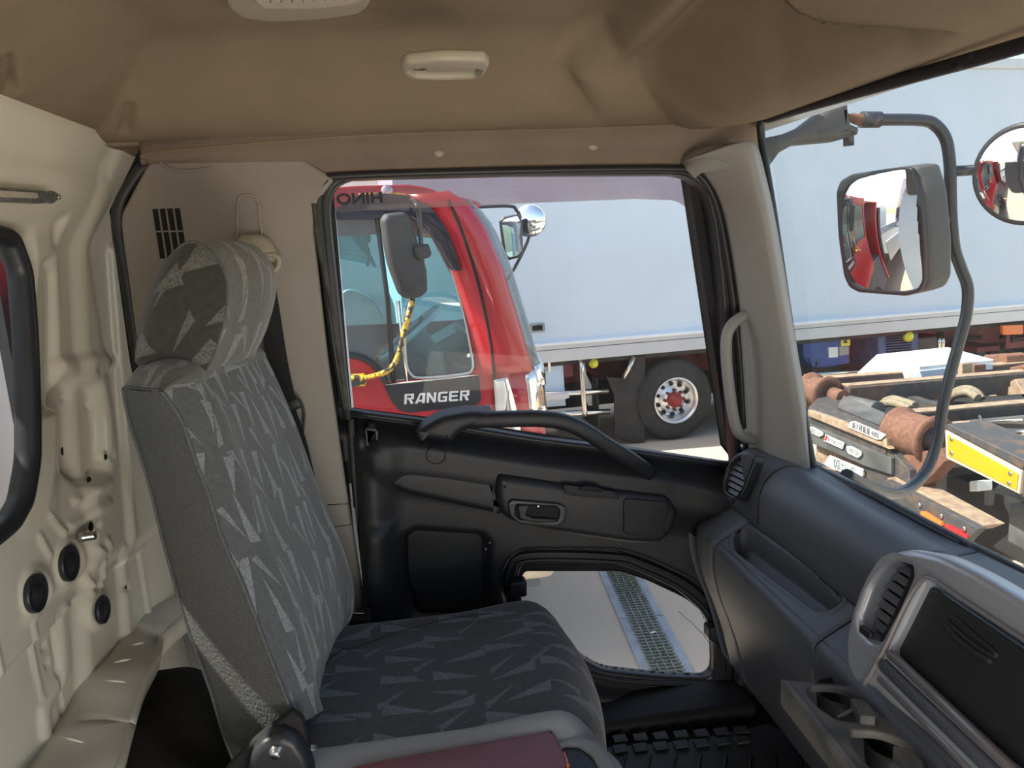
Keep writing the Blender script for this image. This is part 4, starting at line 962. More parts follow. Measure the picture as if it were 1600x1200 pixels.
# ================================================================= SEAT
seat = thing('passenger_seat', 'grey patterned passenger seat with a tall side bolster and headrest', 'seat', (0, 1.3, -1.1))
def uvgrid(name, rows, mat_, parent, smooth=True, uoff=(0, 0), swap=False):
    """grid with arc-length UVs in metres (across, along)"""
    mb = MB(); mb.grid(rows, smooth); o = mb.build(name, mat_, parent)
    me = o.data; n = len(rows[0]); L = {}
    mid = rows[len(rows)//2]; ua = [0]
    for i in range(1, n): ua.append(ua[-1]+(mid[i]-mid[i-1]).length)
    va = [0]; k = n//2
    for j in range(1, len(rows)): va.append(va[-1]+(rows[j][k]-rows[j-1][k]).length)
    uvl = me.uv_layers.new(name='UVMap')
    for lp in me.loops:
        j, i = divmod(lp.vertex_index, n)
        if swap: uvl.data[lp.index].uv = (va[j]+uoff[0], ua[i]+uoff[1]); continue
        uvl.data[lp.index].uv = (ua[i]+uoff[0], va[j]+uoff[1])
    return o
# backrest slices, top to bottom: side-panel left px, seam px (near), far front px
NY, FY = 1.085, 1.525
sl_px = [  # (rear-near px), (front-near seam px), (front-far px)
 ((193, 606), (252, 611), (408, 556)),
 ((196, 630), (268, 631), (430, 604)),
 ((204, 665), (287, 664), (450, 652)),
 ((218, 708), (306, 720), (468, 700)),
 ((236, 768), (326, 772), (490, 762)),
 ((255, 846), (348, 843), (512, 815)),
 ((284, 949), (380, 915), (530, 858)),
 ((309, 1025), (409, 990), (543, 905)),
 ((330, 1083), (437, 1063), (540, 950)),
 ((350, 1150), (452, 1100), (516, 990)),
 ((366, 1190), (470, 1130), (498, 1030))]
RN, FN, FF = [], [], []
for a, b, c in sl_px:
    RN.append(at(*a, Y=NY+.10)); FN.append(at(*b, Y=NY)); FF.append(at(*c, Y=FY))
RN, FN, FF = cat(RN, 4), cat(FN, 4), cat(FF, 4)
nS = len(RN)
front, side, farside = [], [], []
for i, (r_, f, g) in enumerate(zip(RN, FN, FF)):
    t = i/(nS-1)
    z = f.z
    rear_x = r_.x
    row = []
    W = 16
    for k in range(W+1):
        s_ = k/W
        p = f.lerp(g, s_)
        p.x += .045*(sin(pi*s_)**.6)*.55 - .012*(1 if .30 < s_ < .70 else 0)*0
        p.x += .018*math.exp(-((s_-.13)/.08)**2)+.014*math.exp(-((s_-.87)/.08)**2)
        p.z = f.z+(g.z-f.z)*s_
        if k == 0: p = f.copy()
        row.append(p)
    # round over the far edge
    for k in range(1, 5):
        a = pi/2*k/4; row.append(g+V3((-.05*(1-cos(a)), .025*sin(a), 0)))
    row.append(V3((rear_x+.02, FY+.03, g.z)))
    front.append(row)
    srow = []
    for k in range(9):
        s_ = k/8; p = r_.lerp(f, s_); p.y -= .012*sin(pi*s_); srow.append(p)
    rear = [V3((r_.x-.002, NY+.14, r_.z)), V3((r_.x-.02, (NY+FY)/2, r_.z)), V3((r_.x, FY+.02, g.z))]
    side.append([rear[2], rear[1], rear[0]]+srow)
# domed shoulder on top
def dome(rows, n=5, h=.035):
    out = []
    top_ = rows[0]; c = V3((sum(p.x for p in top_)/len(top_), sum(p.y for p in top_)/len(top_), max(p.z for p in top_)+h))
    return out
bk = uvgrid('backrest', front, FAB, seat)
sd = uvgrid('side_bolster', side, M['vinyl'], seat)
# shoulder cap (cloth) bridging both edges
ca = front[0][:17]; cb = [V3((RN[0].x, RN[0].y+(FY-.02-RN[0].y)*k/16, RN[0].z)) for k in range(17)]
cap = []
for j in range(15):
    a = pi*j/14; row = []
    for k in range(17):
        s_ = k/16; p = ca[k].lerp(cb[k], (1-cos(a))/2); p.z += .052*sin(a)**.8*min(1, max(0, sin(pi*s_)))**.38
        row.append(p)
    cap.append(row)
cap = [list(r_) for r_ in zip(*cap)]
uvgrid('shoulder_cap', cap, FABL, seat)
MB().tube([p+V3((0, -.002, 0)) for p in FN], .0032, 8).build('piping', M['vinyl'], seat)
MB().tube([p+V3((0, -.0, 0)) for p in RN], .003, 8).build('piping', M['vinyl'], seat)
MB().tube(cat([cap[0][k] for k in range(14)], 3), .003, 8).build('piping', M['vinyl'], seat)
# headrest : near face + wrapped front
hs = [(283, 384), (306, 379), (328, 392), (345, 414), (354, 442), (354, 480), (345, 520), (333, 556), (319, 580), (300, 574), (250, 560), (216, 568), (214, 545), (222, 500), (236, 455), (256, 415)]
hn = cat([at(x, y, Y=1.19) for x, y in hs], 4, True)
hc = sum(hn, V3())/len(hn)
HD = .285
prof = [(-.034, .001), (-.033, .12), (-.031, .35), (-.026, .62), (-.016, .84), (-.006, .95), (.0, 1.0), (.010, 1.008), (.04, 1.012), (.09, 1.01), (.14, 1.005), (.19, .985), (.225, .93), (.25, .85), (.265, .6), (.27, .001)]
rws = [[hc+(p-hc)*s_+V3((.040*sst(0, .12, d), d, .0)) for p in hn] for d, s_ in prof]
near = rws[:7]; wrap = rws[6:]
def ringobj(name, rws, m_, closed=True):
    rr = [r_+[r_[0]] for r_ in rws]; return uvgrid(name, [list(x) for x in zip(*rr)], m_, seat)
def planar_uv(o, ax, ay, sx=1, sy=1):
    me = o.data; uvl = me.uv_layers[0] if me.uv_layers else me.uv_layers.new(name='UVMap')
    for lp in me.loops:
        c = me.vertices[lp.vertex_index].co; uvl.data[lp.index].uv = (c['xyz'.index(ax)]*sx, c['xyz'.index(ay)]*sy)
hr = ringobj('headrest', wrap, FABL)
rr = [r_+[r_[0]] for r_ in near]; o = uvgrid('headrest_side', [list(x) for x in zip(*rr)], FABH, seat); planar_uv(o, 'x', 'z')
MB().tube(rws[6], .0022, 8, closed=True).build('headrest_piping', M['vinyl'], seat)
# cushion
ZC = -.78
def cush(px, py, dz=0): return at(px, py, Z=ZC+dz)
rowsC = []
rear_edge = [cush(478, 1150), cush(486, 1080), cush(500, 1030), cush(515, 985), cush(528, 975)]
nU, nV = 30, 24
nr, ff_ = V3((-.235, 1.085)), None
for j in range(nV+1):
    s_ = j/nV; y = 1.075+(1.485-1.075)*s_
    x0 = -.26; x1 = .262+.03*sin(pi*s_)*1.0-.02*(s_ > .9)*0
    row = []
    for i in range(nU+1):
        t = i/nU; x = x0+(x1-x0)*t
        z = ZC+.022*sin(pi*s_)*.6 + .016*math.exp(-((s_-.0)/.12)**2)*0
        e = max(0, (t-.86)/.14); z -= .065*e**2.2; x -= .0*e
        z += .012*sst(.55, .85, t)*(1-e)
        z += .010*math.exp(-((s_-.88)/.06)**2)
        d1 = max(0, (s_-.9)/.1); z -= .03*d1**2
        row.append(V3((x, y, z)))
    row += [V3((x1+.010, y, row[-1].z-.035)), V3((x1+.008, y, row[-1].z-.09)), V3((x1-.01, y, ZC-.22))]
    rowsC.append(row)
r0_ = rowsC[0]; rl = rowsC[-1]
rowsC = rowsC+[[p+V3((0, .014, -.03)) for p in rl], [p+V3((0, .016, -.12)) for p in rl]]
uvgrid('seat_cushion', rowsC, FABC, seat, swap=True)
bl = [p+V3((0, -.002, .0)) for p in r0_]
vr = [[p+V3((0, .004, .002)) for p in r0_], [p+V3((0, -.006, .003)) for p in r0_], [p+V3((0, -.026, -.004)) for p in r0_], [p+V3((0, -.038, -.020)) for p in r0_], [p+V3((0, -.040, -.05)) for p in r0_], [p+V3((0, -.040, -.14)) for p in r0_]]
uvgrid('cushion_border', vr, M['vinylw'], seat)
# stitched seams in the cushion
z_at = lambda y, x: ZC+.016
def surf(px, py):
    p = cush(px, py, .014); return p+V3((0, 0, .004))
MB().tube([surf(x, y) for x, y in cat([(404, 1168), (520, 1030), (548, 1018)], 6)], .0012, 6).build('stitching', M['cover'], seat)
MB().tube([surf(x, y) for x, y in cat([(548, 1018), (640, 985), (730, 965), (830, 958)], 6)], .0012, 6).build('stitching', M['cover'], seat)
# hinge cover with bolt, dark cloth gusset
HG = Fr((0, 1.045, 0), (1, 0, 0), (0, 0, 1))
plate('hinge_cover', M['rubber'], seat, HG, [HG.px(rnd([(380, 1230), (392, 1180), (410, 1160), (440, 1150), (462, 1160), (482, 1190), (498, 1240)], .3), .02)], .04, .012, w0=-.02)
MB().lathe(HG.at(432, 1172, .018), (0, -1, 0), [(0, .011), (.006, .011), (.007, .008), (.012, .008), (.013, .001)], 6).build('hinge_bolt', M['screw'], seat)
plate('gusset', M['cover'], seat, Fr((0, 1.075, 0), (1, 0, 0), (0, 0, 1)), [Fr((0, 1.075, 0), (1, 0, 0), (0, 0, 1)).px(rnd([(352, 1200), (400, 1150), (458, 1108), (474, 1120), (486, 1165), (480, 1240), (352, 1240)], .2), .01)], .02, .006)
# seat base
MB().bx(-.24, .22, 1.06, 1.50, -1.22, -.94).build('seat_base', M['cover'], seat, bev=.02)
bkl = thing('belt_buckle', 'black belt buckle tucked between backrest, cushion and pillar', 'buckle', at(560, 965, Y=1.58))
MB().box(at(548, 966, Y=1.56), (.09, .05, .03), (1, 0, -.1)).build('buckle_body', M['cover'], bkl, bev=.008)
MB().box(at(556, 960, Y=1.56)+V3((0, -.01, .012)), (.04, .02, .004), (1, 0, -.15)).build('metal_plate', M['steel'], bkl, bev=.001)

# ================================================================= CENTRE BOX IN THE FOREGROUND
cb = thing('centre_console', 'grey centre console box with maroon padded lid at the bottom edge', 'console', (.05, .85, -1.0))
HZ = lambda z: Fr((0, 0, z), (1, 0, 0), (0, 1, 0))
fz = HZ(-.80)
def zp(pts, z): return [at(x, y, Z=z).xy[:] for x, y in pts]
plate('console_tray', M['vinylw'], cb, HZ(-.96), [zp(rnd([(455, 1300), (520, 1196), (700, 1170), (860, 1145), (930, 1148), (966, 1176), (1000, 1225), (1030, 1300)], .3), -.80)], .16, .02, res=4)
plate('tray_recess', M['rubber'], cb, HZ(-.803), [zp(rnd([(872, 1158), (905, 1160), (928, 1176), (945, 1210), (960, 1260), (880, 1260)], .3), -.80)], .006, .002)
plate('recess_rim', M['vinylw'], cb, HZ(-.803), [zp(rnd([(866, 1148), (910, 1148), (945, 1168), (970, 1210), (990, 1270), (866, 1270)], .3), -.79), zp(rnd([(876, 1162), (905, 1162), (926, 1178), (942, 1210), (955, 1262), (876, 1262)], .3), -.79)], .013, .005)
plate('padded_lid', M['maroon'], cb, HZ(-.80), [zp(rnd([(480, 1300), (548, 1196), (640, 1178), (756, 1158), (862, 1139), (868, 1146), (884, 1180), (900, 1300)], [0, .1, 0, 0, .1, .1, 0, 0]), -.775)], .025, .006)
MB().box(at(884, 1190, Z=-.785), (.006, .03, .012)).build('lid_latch', M['orange'], cb, bev=.002)

# ---- crumpled black cover behind the seat
def cov_h(U, V, PX, PY):
    r_ = np.sin(U*23+1)*np.sin(V*17)*.014+np.sin(U*9+V*14)*.02+np.sin(V*33+U*11)*.006
    return r_+.12*sst(-.42, -.60, U)+.05*sst(-.20, -.40, U)
ec = relief('cover_sheet', M['cover'], None, Fr((0, 0, -1.10), (1, 0, 0), (0, 1, 0)), -.67, -.26, .3, 1.68, .02, cov_h)
tag(ec, 'crumpled black cover sheet on the floor behind the passenger seat', 'cover')
# ================================================================= YARD
GZ = -EYE
gm = mat('yard_concrete', (.56, .475, .375), .9, col2=(.47, .41, .335), ns=.9, bump=.5, bs=6, spec=.2, detail=10)
g = MB().add([(-90, -30, GZ), (60, -30, GZ), (60, 60, GZ), (-90, 60, GZ)], [(0, 1, 2, 3)]).build('ground', gm, None); tag(g, 'sunlit tan concrete yard', kind='structure')
# drain with grating
dr = thing('drain_channel', 'grated drain channel with grass growing through it, seen through the low door window', 'drain', (1.35, 4.6, GZ))
def gp(x, y, z=0): return at(x, y, Z=GZ+z)
Lf = [gp(932, 893), gp(1012, 1062)]; Rt = [gp(1003, 896), gp(1085, 1062)]
c0 = (Lf[0]+Rt[0])/2; c1 = (Lf[1]+Rt[1])/2; dv = (c0-c1).normalized(); sd_ = V3((dv.y, -dv.x, 0)); hw = .118
c1 = c1-dv*1.6; c0 = c0+dv*1.6; Ld = (c0-c1).length
for s_ in (-1, 1):
    for k in range(6):
        a = c1+dv*(Ld*k/6+.004)+sd_*s_*hw; b = c1+dv*(Ld*(k+1)/6-.004)+sd_*s_*hw
        MB().prism([a-sd_*.032+V3((0, 0, .004)), a+sd_*.032+V3((0, 0, .004)), b+sd_*.032+V3((0, 0, .004)), b-sd_*.032+V3((0, 0, .004))], (0, 0, .008)).build('side_rail', M['gframe'], dr)
MB().prism([c1-sd_*hw+V3((0, 0, .002)), c1+sd_*hw+V3((0, 0, .002)), c0+sd_*hw+V3((0, 0, .002)), c0-sd_*hw+V3((0, 0, .002))], (0, 0, .002)).build('channel_bed', M['dirt'], dr)
gb = MB(); n_ = int(Ld/.035)
for k in range(n_):
    p = c1+dv*(Ld*(k+.5)/n_); gb.box(p+V3((0, 0, .012)), (.20, .012, .012), sd_, dv)
o = gb.build('cross_bars', M['gbar'], dr); o['kind'] = 'stuff'
for s_ in (-.045, 0, .045):
    MB().box((c0+c1)/2+sd_*s_+V3((0, 0, .014)), (.008, Ld, .014), sd_, dv).build('bearing_bar', M['gbar'], dr)
gr = MB(); rr = random.Random(3)
for k in range(5200):
    t = rr.random()**.8; dn = .5+.5*sin(t*23)
    if rr.random() > .25+.75*dn: continue
    p = c1+dv*Ld*t+sd_*(rr.random()-.5)*.18+V3((0, 0, .004)); h = .02+.03*rr.random(); a = rr.random()*6.3; d = V3((cos(a), sin(a), 0))
    tip = p+V3((0, 0, h))+d*h*.6; gr.add([p-d.yxz*.003, p+d.yxz*.003, tip], [(0, 1, 2)])
o = gr.build('grass', M['grass'], None); tag(o, 'short green grass tufts growing in the drain grating', 'grass', kind='stuff')
lit = MB().box(gp(1020, 988, .022), (.035, .02, .004), (1, .4, 0)).build('litter_scrap', M['paper'], None, bev=.001); tag(lit, 'small white paper scrap lying on the drain grating', 'litter')
ck = MB(); pts = [gp(x, y, .0) for x, y in ((1060, 955), (1072, 966), (1080, 972), (1092, 985), (1100, 992), (1110, 1008))]
for a, b in zip(pts[:-1], pts[1:]): ck.tube([a, b], .0022, 5)
o = ck.build('crack', M['dirt'], g)

# ================================================================= RED TRUCK
RY = 3.72
RP = Fr((0, RY, 0), (1, 0, 0), (0, 0, 1))
rt = thing('red_truck', 'red cab-over truck with black door lettering parked alongside the door window', 'truck', (-.2, 5.2, GZ))
side_o = [(330, 296), (430, 296), (515, 293), (560, 290), (640, 288), (672, 294), (700, 306), (716, 330), (742, 400), (772, 480), (790, 545), (798, 590), (806, 700), (812, 800), (330, 800)]
hole = rnd([(350, 350), (520, 341), (636, 337), (668, 350), (696, 395), (718, 470), (733, 530), (744, 566), (742, 582), (700, 588), (604, 597), (592, 578), (572, 560), (546, 554), (350, 560)], [0, 0, .2, .3, .2, .2, .2, .4, .4, .1, .3, .3, .3, .2, 0], 4)
plate('door_panel', M['red'], rt, RP, [RP.px(rnd(side_o, .2)), RP.px(hole)], .05, .012, w0=-.05)
# A-pillar/door shut line and body corner
def xf(z): # front x of the curved screen by height (eye-relative), from the pillar line
    tb = [(-2.1, .705), (-1.08, .69), (-.725, .667), (-.635, .653), (-.41, .60), (-.136, .53), (.072, .453), (.20, .363), (.262, .255)]
    for (z0, x0), (z1, x1) in zip(tb[:-1], tb[1:]):
        if z <= z1: return x0+(x1-x0)*(z-z0)/(z1-z0)
    return tb[-1][1]
def wrap(z0, z1, xoff, n=14, arcn=8, R_=.145, Yfar=5.92, y0=0, a0=0):
    rows = []
    for k in range(n+1):
        z = z0+(z1-z0)*k/n; X = xf(z)+xoff; row = [V3((X-R_-.17, RY+.004, z))]
        for j in range(arcn+1):
            a = radians(a0+(90-a0)*j/arcn); row.append(V3((X-R_+R_*sin(a), RY+y0+R_*1.2-R_*1.2*cos(a), z)))
        for y in (RY+.5, 4.8, Yfar-.3): row.append(V3((X+.05*sin((y-RY)/2.15*pi), y, z)))
        for j in range(arcn+1):
            a = radians(90-90*j/arcn); row.append(V3((X-R_+R_*sin(a), Yfar-R_*1.2+R_*1.2*cos(a), z)))
        rows.append(row)
    return rows
pil = MB().grid([r_[:5] for r_ in wrap(-.67, .245, -.0)]).build('front_pillar', M['red'], rt, solid=.02)
MB().grid([r_[3:] for r_ in wrap(-.67, .218, .012, R_=.155)]).build('windscreen', M['tglass'], rt)
MB().tube([r_[3]+V3((.004, -.004, 0)) for r_ in wrap(-.67, .235, .012, R_=.155)], .011, 8).build('screen_seal', M['rubber'], rt)
rw_ = wrap(-.76, -.65, .03, n=3)
MB().grid([r_[4:] for r_ in rw_]).build('scuttle', M['chrome'], rt, solid=.02)
MB().grid(wrap(-1.50, -.67, .0, n=6)).build('front_panel', M['red'], rt, solid=.02)
cp = RP.off(.004)
plate('corner_lamp', M['chrome'], rt, cp, [cp.px(rnd([(770, 592), (792, 588), (800, 612), (812, 660), (818, 720), (778, 720)], .12))], .03, .010)
for k, (q, mt) in enumerate((([(774, 596), (788, 594), (792, 616), (790, 640), (777, 640)], 'alloy'), ([(779, 668), (793, 668), (800, 690), (800, 700), (781, 700)], 'orange'))):
    plate('lamp_lens', M[mt], rt, cp, [cp.px(rnd(q, .2), .03)], .012, .004, w0=.026)
MB().grid([r_[2:10] for r_ in wrap(-.93, -.67, .018, n=4)]).build('corner_chrome', M['chrome'], rt, solid=.01)
MB().tube([RP.at(x, y, .024) for x, y in cat([(700, 312), (718, 352), (744, 430), (764, 520), (772, 590), (776, 700)], 5)], .007, 6).build('shut_line', M['dark'], rt)
# roof, far side, back wall, floor tub
rows = []
for x in [-1.7+.2*k for k in range(10)]+[.22, .30, .36, .40]:
    dz = .05*max(0, (x-.0)/.4)**2; row = []
    for k in range(15):
        t = k/14; ins = .16*max(0, (x-.10)/.28)**1.6; y = RY+ins+(2.2-2*ins)*t; row.append(V3((x, y, .243+.05*sin(pi*t)**.5-dz)))
    rows.append(row)
MB().grid(rows).build('roof', M['red'], rt, solid=.03)
plate('far_side', M['red'], rt, Fr((0, 5.90, 0), (1, 0, 0), (0, 0, 1)), [[(-1.6, .26), (.32, .26), (.46, .1), (.7, -.7), (.75, -2), (-1.6, -2)], [(-1.2, .10), (-.10, .10), (.20, .05), (.50, -.60), (-1.2, -.58)]], .05, .01)
plate('far_window', M['tglass'], rt, Fr((0, 5.87, 0), (1, 0, 0), (0, 0, 1)), [[(-1.2, .10), (-.10, .10), (.20, .05), (.50, -.60), (-1.2, -.58)]], .006, 0)
MB().bx(-1.7, -1.6, RY, 5.93, -1.9, .25).build('back_wall', M['red'], rt)
tb = MB().bx(-1.6, .60, RY+.06, 5.85, -1.9, -1.15); tb.build('cab_floor', M['intr'], rt)
MB().prism([V3((.27, RY+.08, -.86)), V3((.31, RY+.08, -.60)), V3((.54, RY+.08, -.545)), V3((.58, RY+.08, -1.2)), V3((.36, RY+.08, -1.2))], (0, 2.0, 0)).build('dashboard', M['intr'], rt, bev=.03)
MB().prism([V3((.06, RY+.35, -.57)), V3((.27, RY+.35, -.47)), V3((.36, RY+.35, -.56)), V3((.33, RY+.35, -.72))], (0, .5, 0)).build('instrument_hood', M['tblack'], rt, bev=.03)
sw0 = at(640, 520, Y=RY+.45); ax = V3((.62, 0, -.80)).normalized()
e1 = V3((0, 1, 0)); e2 = ax.cross(e1)
MB().tube([sw0+(e1*cos(2*pi*k/32)+e2*sin(2*pi*k/32))*.215 for k in range(32)], .016, 10, closed=True).build('steering_wheel', M['cont'], rt)
sp_ = MB()
for a in (.5, 2.6, 4.7): sp_.tube([sw0+ax*.03, sw0+(e1*cos(a)+e2*sin(a))*.205], .014, 8)
sp_.lathe(sw0, ax, [(-.01, .07), (.03, .085), (.30, .04)], 16).build('wheel_hub', M['intr'], rt)
for yy in (RY+.25, RY+1.35):
    MB().box((-.75, yy+.25, -1.05), (.5, .5, .16)).box((-1.02, yy+.25, -.65), (.14, .48, .75), (1, 0, .2)).build('truck_seat', M['intr'], rt, bev=.05)
MB().bx(-1.9, .50, RY-.02, RY+.005, -1.25, -1.00) if 0 else None
# window glass, bars, black lower panel with lettering
plate('side_glass', M['tglass'], rt, RP.off(-.03), [RP.px([(330, 345), (640, 330), (700, 380), (748, 590), (600, 602), (330, 566)])], .004, 0)
MB().tube([RP.at(x, y, -.012) for x, y in ((588, 335), (606, 470), (615, 600))], .012, 8).build('quarter_bar', M['rubber'], rt)
MB().tube([RP.at(x, y, -.005) for x, y in ((622, 470), (630, 540), (637, 600))], .009, 8).build('window_divider', M['steel'], rt)
MB().tube([RP.at(x, y, .002) for x, y in cat([(632, 480), (634, 560), (642, 584), (660, 590), (725, 584), (738, 576), (737, 555), (722, 480), (700, 405)], 5)], .006, 8).build('inner_window_edge', M['gateal'], rt)
MB().tube([RP.at(x, y, .004) for x, y in cat([(500, 558), (546, 556), (572, 563), (592, 580), (603, 600)], 5)], .014, 8).build('window_trim', M['tblack'], rt)
MB().tube([RP.at(x, y, .004) for x, y in ((603, 601), (690, 592), (750, 585))], .006, 8).build('belt_trim', M['steel'], rt)
bp2 = plate('door_garnish', M['tblack'], rt, RP, [RP.px(rnd([(600, 603), (749, 588), (752, 626), (742, 635), (640, 645), (624, 642), (612, 628)], [.05, .05, .3, .3, .1, .3, .1], 4), .01)], .012, .004, w0=.0)
a_ = RP.uv(683, 620.5, .014); b_ = RP.uv(735, 617, .014); c_ = RP.uv(631, 623.5, .014)
Rt2 = Fr(RP.pt(a_[0], a_[1], .0), (b_[0]-c_[0], 0, b_[1]-c_[1]), (0, 0, 1))
ld = {'R': [[(0, 0), (0, 1), (1, 1), (1, .45), (.3, .45), (.3, .62), (.72, .62), (.72, .83), (.25, .83), (.25, 0)], [(.45, .42), (.75, .42), (1, 0), (.70, 0)]],
      'A': [[(-.05, 0), (.42, 1), (1, 1), (1, 0), (.72, 0), (.72, .8), (.52, .8), (.23, 0)], [(.30, .16), (.68, .16), (.68, .34), (.40, .34)]],
      'N': [[(0, 0), (0, 1), (.28, 1), (.74, .35), (.74, 1), (1, 1), (1, 0), (.72, 0), (.26, .65), (.26, 0)]],
      'G': [[(1, .82), (1, 1), (.15, 1), (0, .85), (0, .15), (.15, 0), (1, 0), (1, .55), (.5, .55), (.5, .38), (.75, .38), (.75, .18), (.27, .18), (.27, .82)]],
      'E': [[(.1, 1), (1, 1), (1, .82), (.27, .82), (.27, .6), (.92, .6), (.92, .42), (.27, .42), (.27, .18), (1, .18), (1, 0), (.12, 0), (0, .12), (0, .88)]]}
W_ = V3((b_[0]-c_[0], b_[1]-c_[1])).length if False else math.hypot(b_[0]-c_[0], b_[1]-c_[1]); cw = W_/6
for i, chr_ in enumerate('RANGER'):
    polys = ld[chr_]; mb = MB()
    for pl in polys:
        q = [Rt2.pt(-W_/2+cw*(i+.07+px_*.84)+(py_-.5)*.006, (py_-.5)*.052, .013) for px_, py_ in pl]
        mb.prism(q, tuple(Rt2.N*.003))
    mb.build('lettering', M['letterw'], bp2)
for k in range(4):
    t_ = RP.uv(596+k*1.5, 603+k*5, .0); text('small_print', ('DIESEL', 'MAX LOAD', '2.75 t', 'GVW 7')[k][:3]+'·', RP, t_[0], t_[1], .012, M['letterw'], rt, w=.001) if k < 0 else None
# rain visor over the red truck's window
rv = [(556, 306), (600, 302), (640, 306), (676, 326), (700, 362), (716, 406), (721, 424), (704, 422), (690, 392), (668, 358), (636, 340), (520, 343), (520, 330)]
plate('rain_visor', M['bvisor'], rt, RP.off(.02), [RP.px(rnd(rv, .2), .03)], .012, .003)
MB().lathe(RP.at(605, 299, .0), (0, -1, 0), [(0, .03), (.02, .03), (.03, .02), (.03, .001)], 16).build('marker_lamp', M['alloy'], rt)
MB().tube([RP.at(x, y, .02) for x, y in cat([(560, 305), (610, 303), (640, 308), (652, 320)], 4)], .008, 8).build('yellow_edge_rail', M['ypaint'], rt)
# near mirror on its stay
mf = Fr((0, 3.40, 0), (1, .45, 0), (0, 0, 1))
hz = rnd([(594, 345), (600, 334), (628, 331), (638, 340), (652, 385), (664, 420), (665, 455), (655, 464), (634, 467), (622, 458), (604, 410)], .35, 4)
plate('mirror_shell', M['shelld'], rt, mf, [mf.px(hz, .03)], .07, .028, res=5)
plate('mirror_clamp', M['rubber'], rt, mf, [mf.px(rnd([(646, 384), (670, 380), (675, 396), (672, 402), (656, 407), (650, 402)], .3), .08)], .03, .01, w0=.055)
MB().tube(cat([RP.at(642, 312, .0), mf.at(650, 318, .05), mf.at(655, 340, .06), mf.at(659, 400, .05), mf.at(662, 440, .03)], 5), .011, 10).build('mirror_stay', M['pipe'], rt)
MB().tube(cat([mf.at(645, 466, .03), mf.at(641, 485, .03), mf.at(632, 515, .03), mf.at(624, 550, .03), mf.at(612, 574, .03), mf.at(596, 584, .03), RP.at(572, 590, .10), RP.at(553, 594, .02)], 5), .0125, 10).build('painted_stay', M['ypaint'], rt)
MB().tube(cat([mf.at(642, 470, .012), mf.at(630, 520, .012), mf.at(622, 552, .012), mf.at(610, 577, .012)], 5), .010, 10).build('mirror_stay', M['steel'], rt)
MB().box(RP.at(558, 594, .04), (.09, .07, .06)).build('stay_bracket', M['ypaint'], rt, bev=.015)
# far mirrors in front of the screen
fm_ = Fr((0, 5.85, 0), (1, -.3, 0), (0, 0, 1))
sh = plate('square_mirror', M['rubber'], rt, fm_, [fm_.px(rnd([(781, 345), (788, 339), (812, 334), (816, 345), (818, 395), (812, 402), (794, 407), (788, 398)], .3), .0)], .06, .015)
plate('mirror_glass', M['mirror'], sh, fm_, [fm_.px(rnd([(784, 347), (790, 342), (809, 337), (813, 347), (815, 392), (810, 399), (796, 403), (791, 396)], .3), .06)], .004, .001, w0=.059)
c_ = at(828, 345, Y=5.75); dn = (V3((-.25, -1, .02))).normalized()
rm = MB().lathe(c_, dn, [(-.06, .06), (-.03, .11), (.0, .125), (.004, .125)], 28).build('round_mirror', M['chrome'], rt)
MB().lathe(c_+dn*.004, dn, [(.0, .121), (.012, .105), (.022, .075), (.028, .04), (.030, .001)], 28, cap=False).build('mirror_glass', M['mirror'], rm)
MB().tube(cat([at(718, 325, Y=5.75), at(740, 324, Y=5.75), at(795, 322, Y=5.75), at(808, 330, Y=5.75), at(824, 360, Y=5.75), at(825, 375, Y=5.75), at(806, 415, Y=5.75), at(790, 440, Y=5.8), at(780, 458, Y=5.85)], 6), .013, 8).build('far_mirror_stay', M['pipe'], rt)
# wiper
wy = RY+.6
MB().tube([at(806, 514, Y=wy), at(815, 520, Y=wy), at(822, 560, Y=wy), at(840, 592, Y=wy)], [.012, .012, .02, .03], 8).build('wiper_arm', M['tblack'], rt)
MB().box(at(838, 588, Y=wy), (.10, .12, .12)).build('wiper_pivot', M['tblack'], rt, bev=.02)
MB().tube([at(738, 360, Y=RY+.3), at(790, 500, Y=RY+.3)], .006, 6).build('wiper_blade', M['tblack'], rt) if 0 else None
st = plate('screen_sticker', M['paper'], rt, Fr(at(808, 572, Y=RY+.02)+V3((0, -.0, 0)), (1, .5, 0), (0, 0, 1)), [[(-.022, .055), (.012, .06), (.03, -.05), (-.006, -.055)]], .002, 0)
fr9 = Fr(at(808, 572, Y=RY+.018), (.45, .2, -1), (.9, .45, .4)); text('sticker_numbers', '0265', fr9, 0, 0, .04, M['ink'], rt, w=.001, sx=.9)
# wheel and bumper under the cab
MB().bx(.25, .70, RY+.02, 5.9, -1.86, -1.5).build('bumper', M['cream'], rt, bev=.07)
MB().lathe((-.50, RY+.05, GZ+.47), (0, -1, 0), [(-.28, .44), (-.26, .47), (-.02, .47), (0, .44), (-.0, .26), (-.06, .24), (-.06, .12), (.02, .11), (.02, .01)], 36).build('wheel', M['tyre'], rt)
# rear body of the red truck, seen in the door mirror
MB().bx(-9.0, -2.3, RY+.02, 5.93, -1.55, -1.35).build('flatbed', M['framed'], rt)
MB().bx(-2.05, -1.9, RY+.05, 5.88, -1.4, .1).build('headboard', M['tblack'], rt)
MB().bx(-9.0, -2.3, RY-.02, RY+.02, -1.6, -.95).build('side_gate', M['gateal'], rt, bev=.01)
MB().bx(-9.0, -2.3, 5.93, 5.97, -1.6, -.95).build('side_gate', M['gateal'], rt, bev=.01)
MB().bx(-9.0, -.9, 4.3, 5.3, -1.95, -1.6).build('chassis_frame', M['under'], rt)
for xx in (-7.2, -6.2):
    MB().lathe((xx, RY+.05, GZ+.47), (0, -1, 0), [(-.28, .44), (-.26, .47), (-.02, .47), (0, .44), (0, .26), (-.06, .24), (-.06, .01)], 30).build('wheel', M['tyre'], rt)

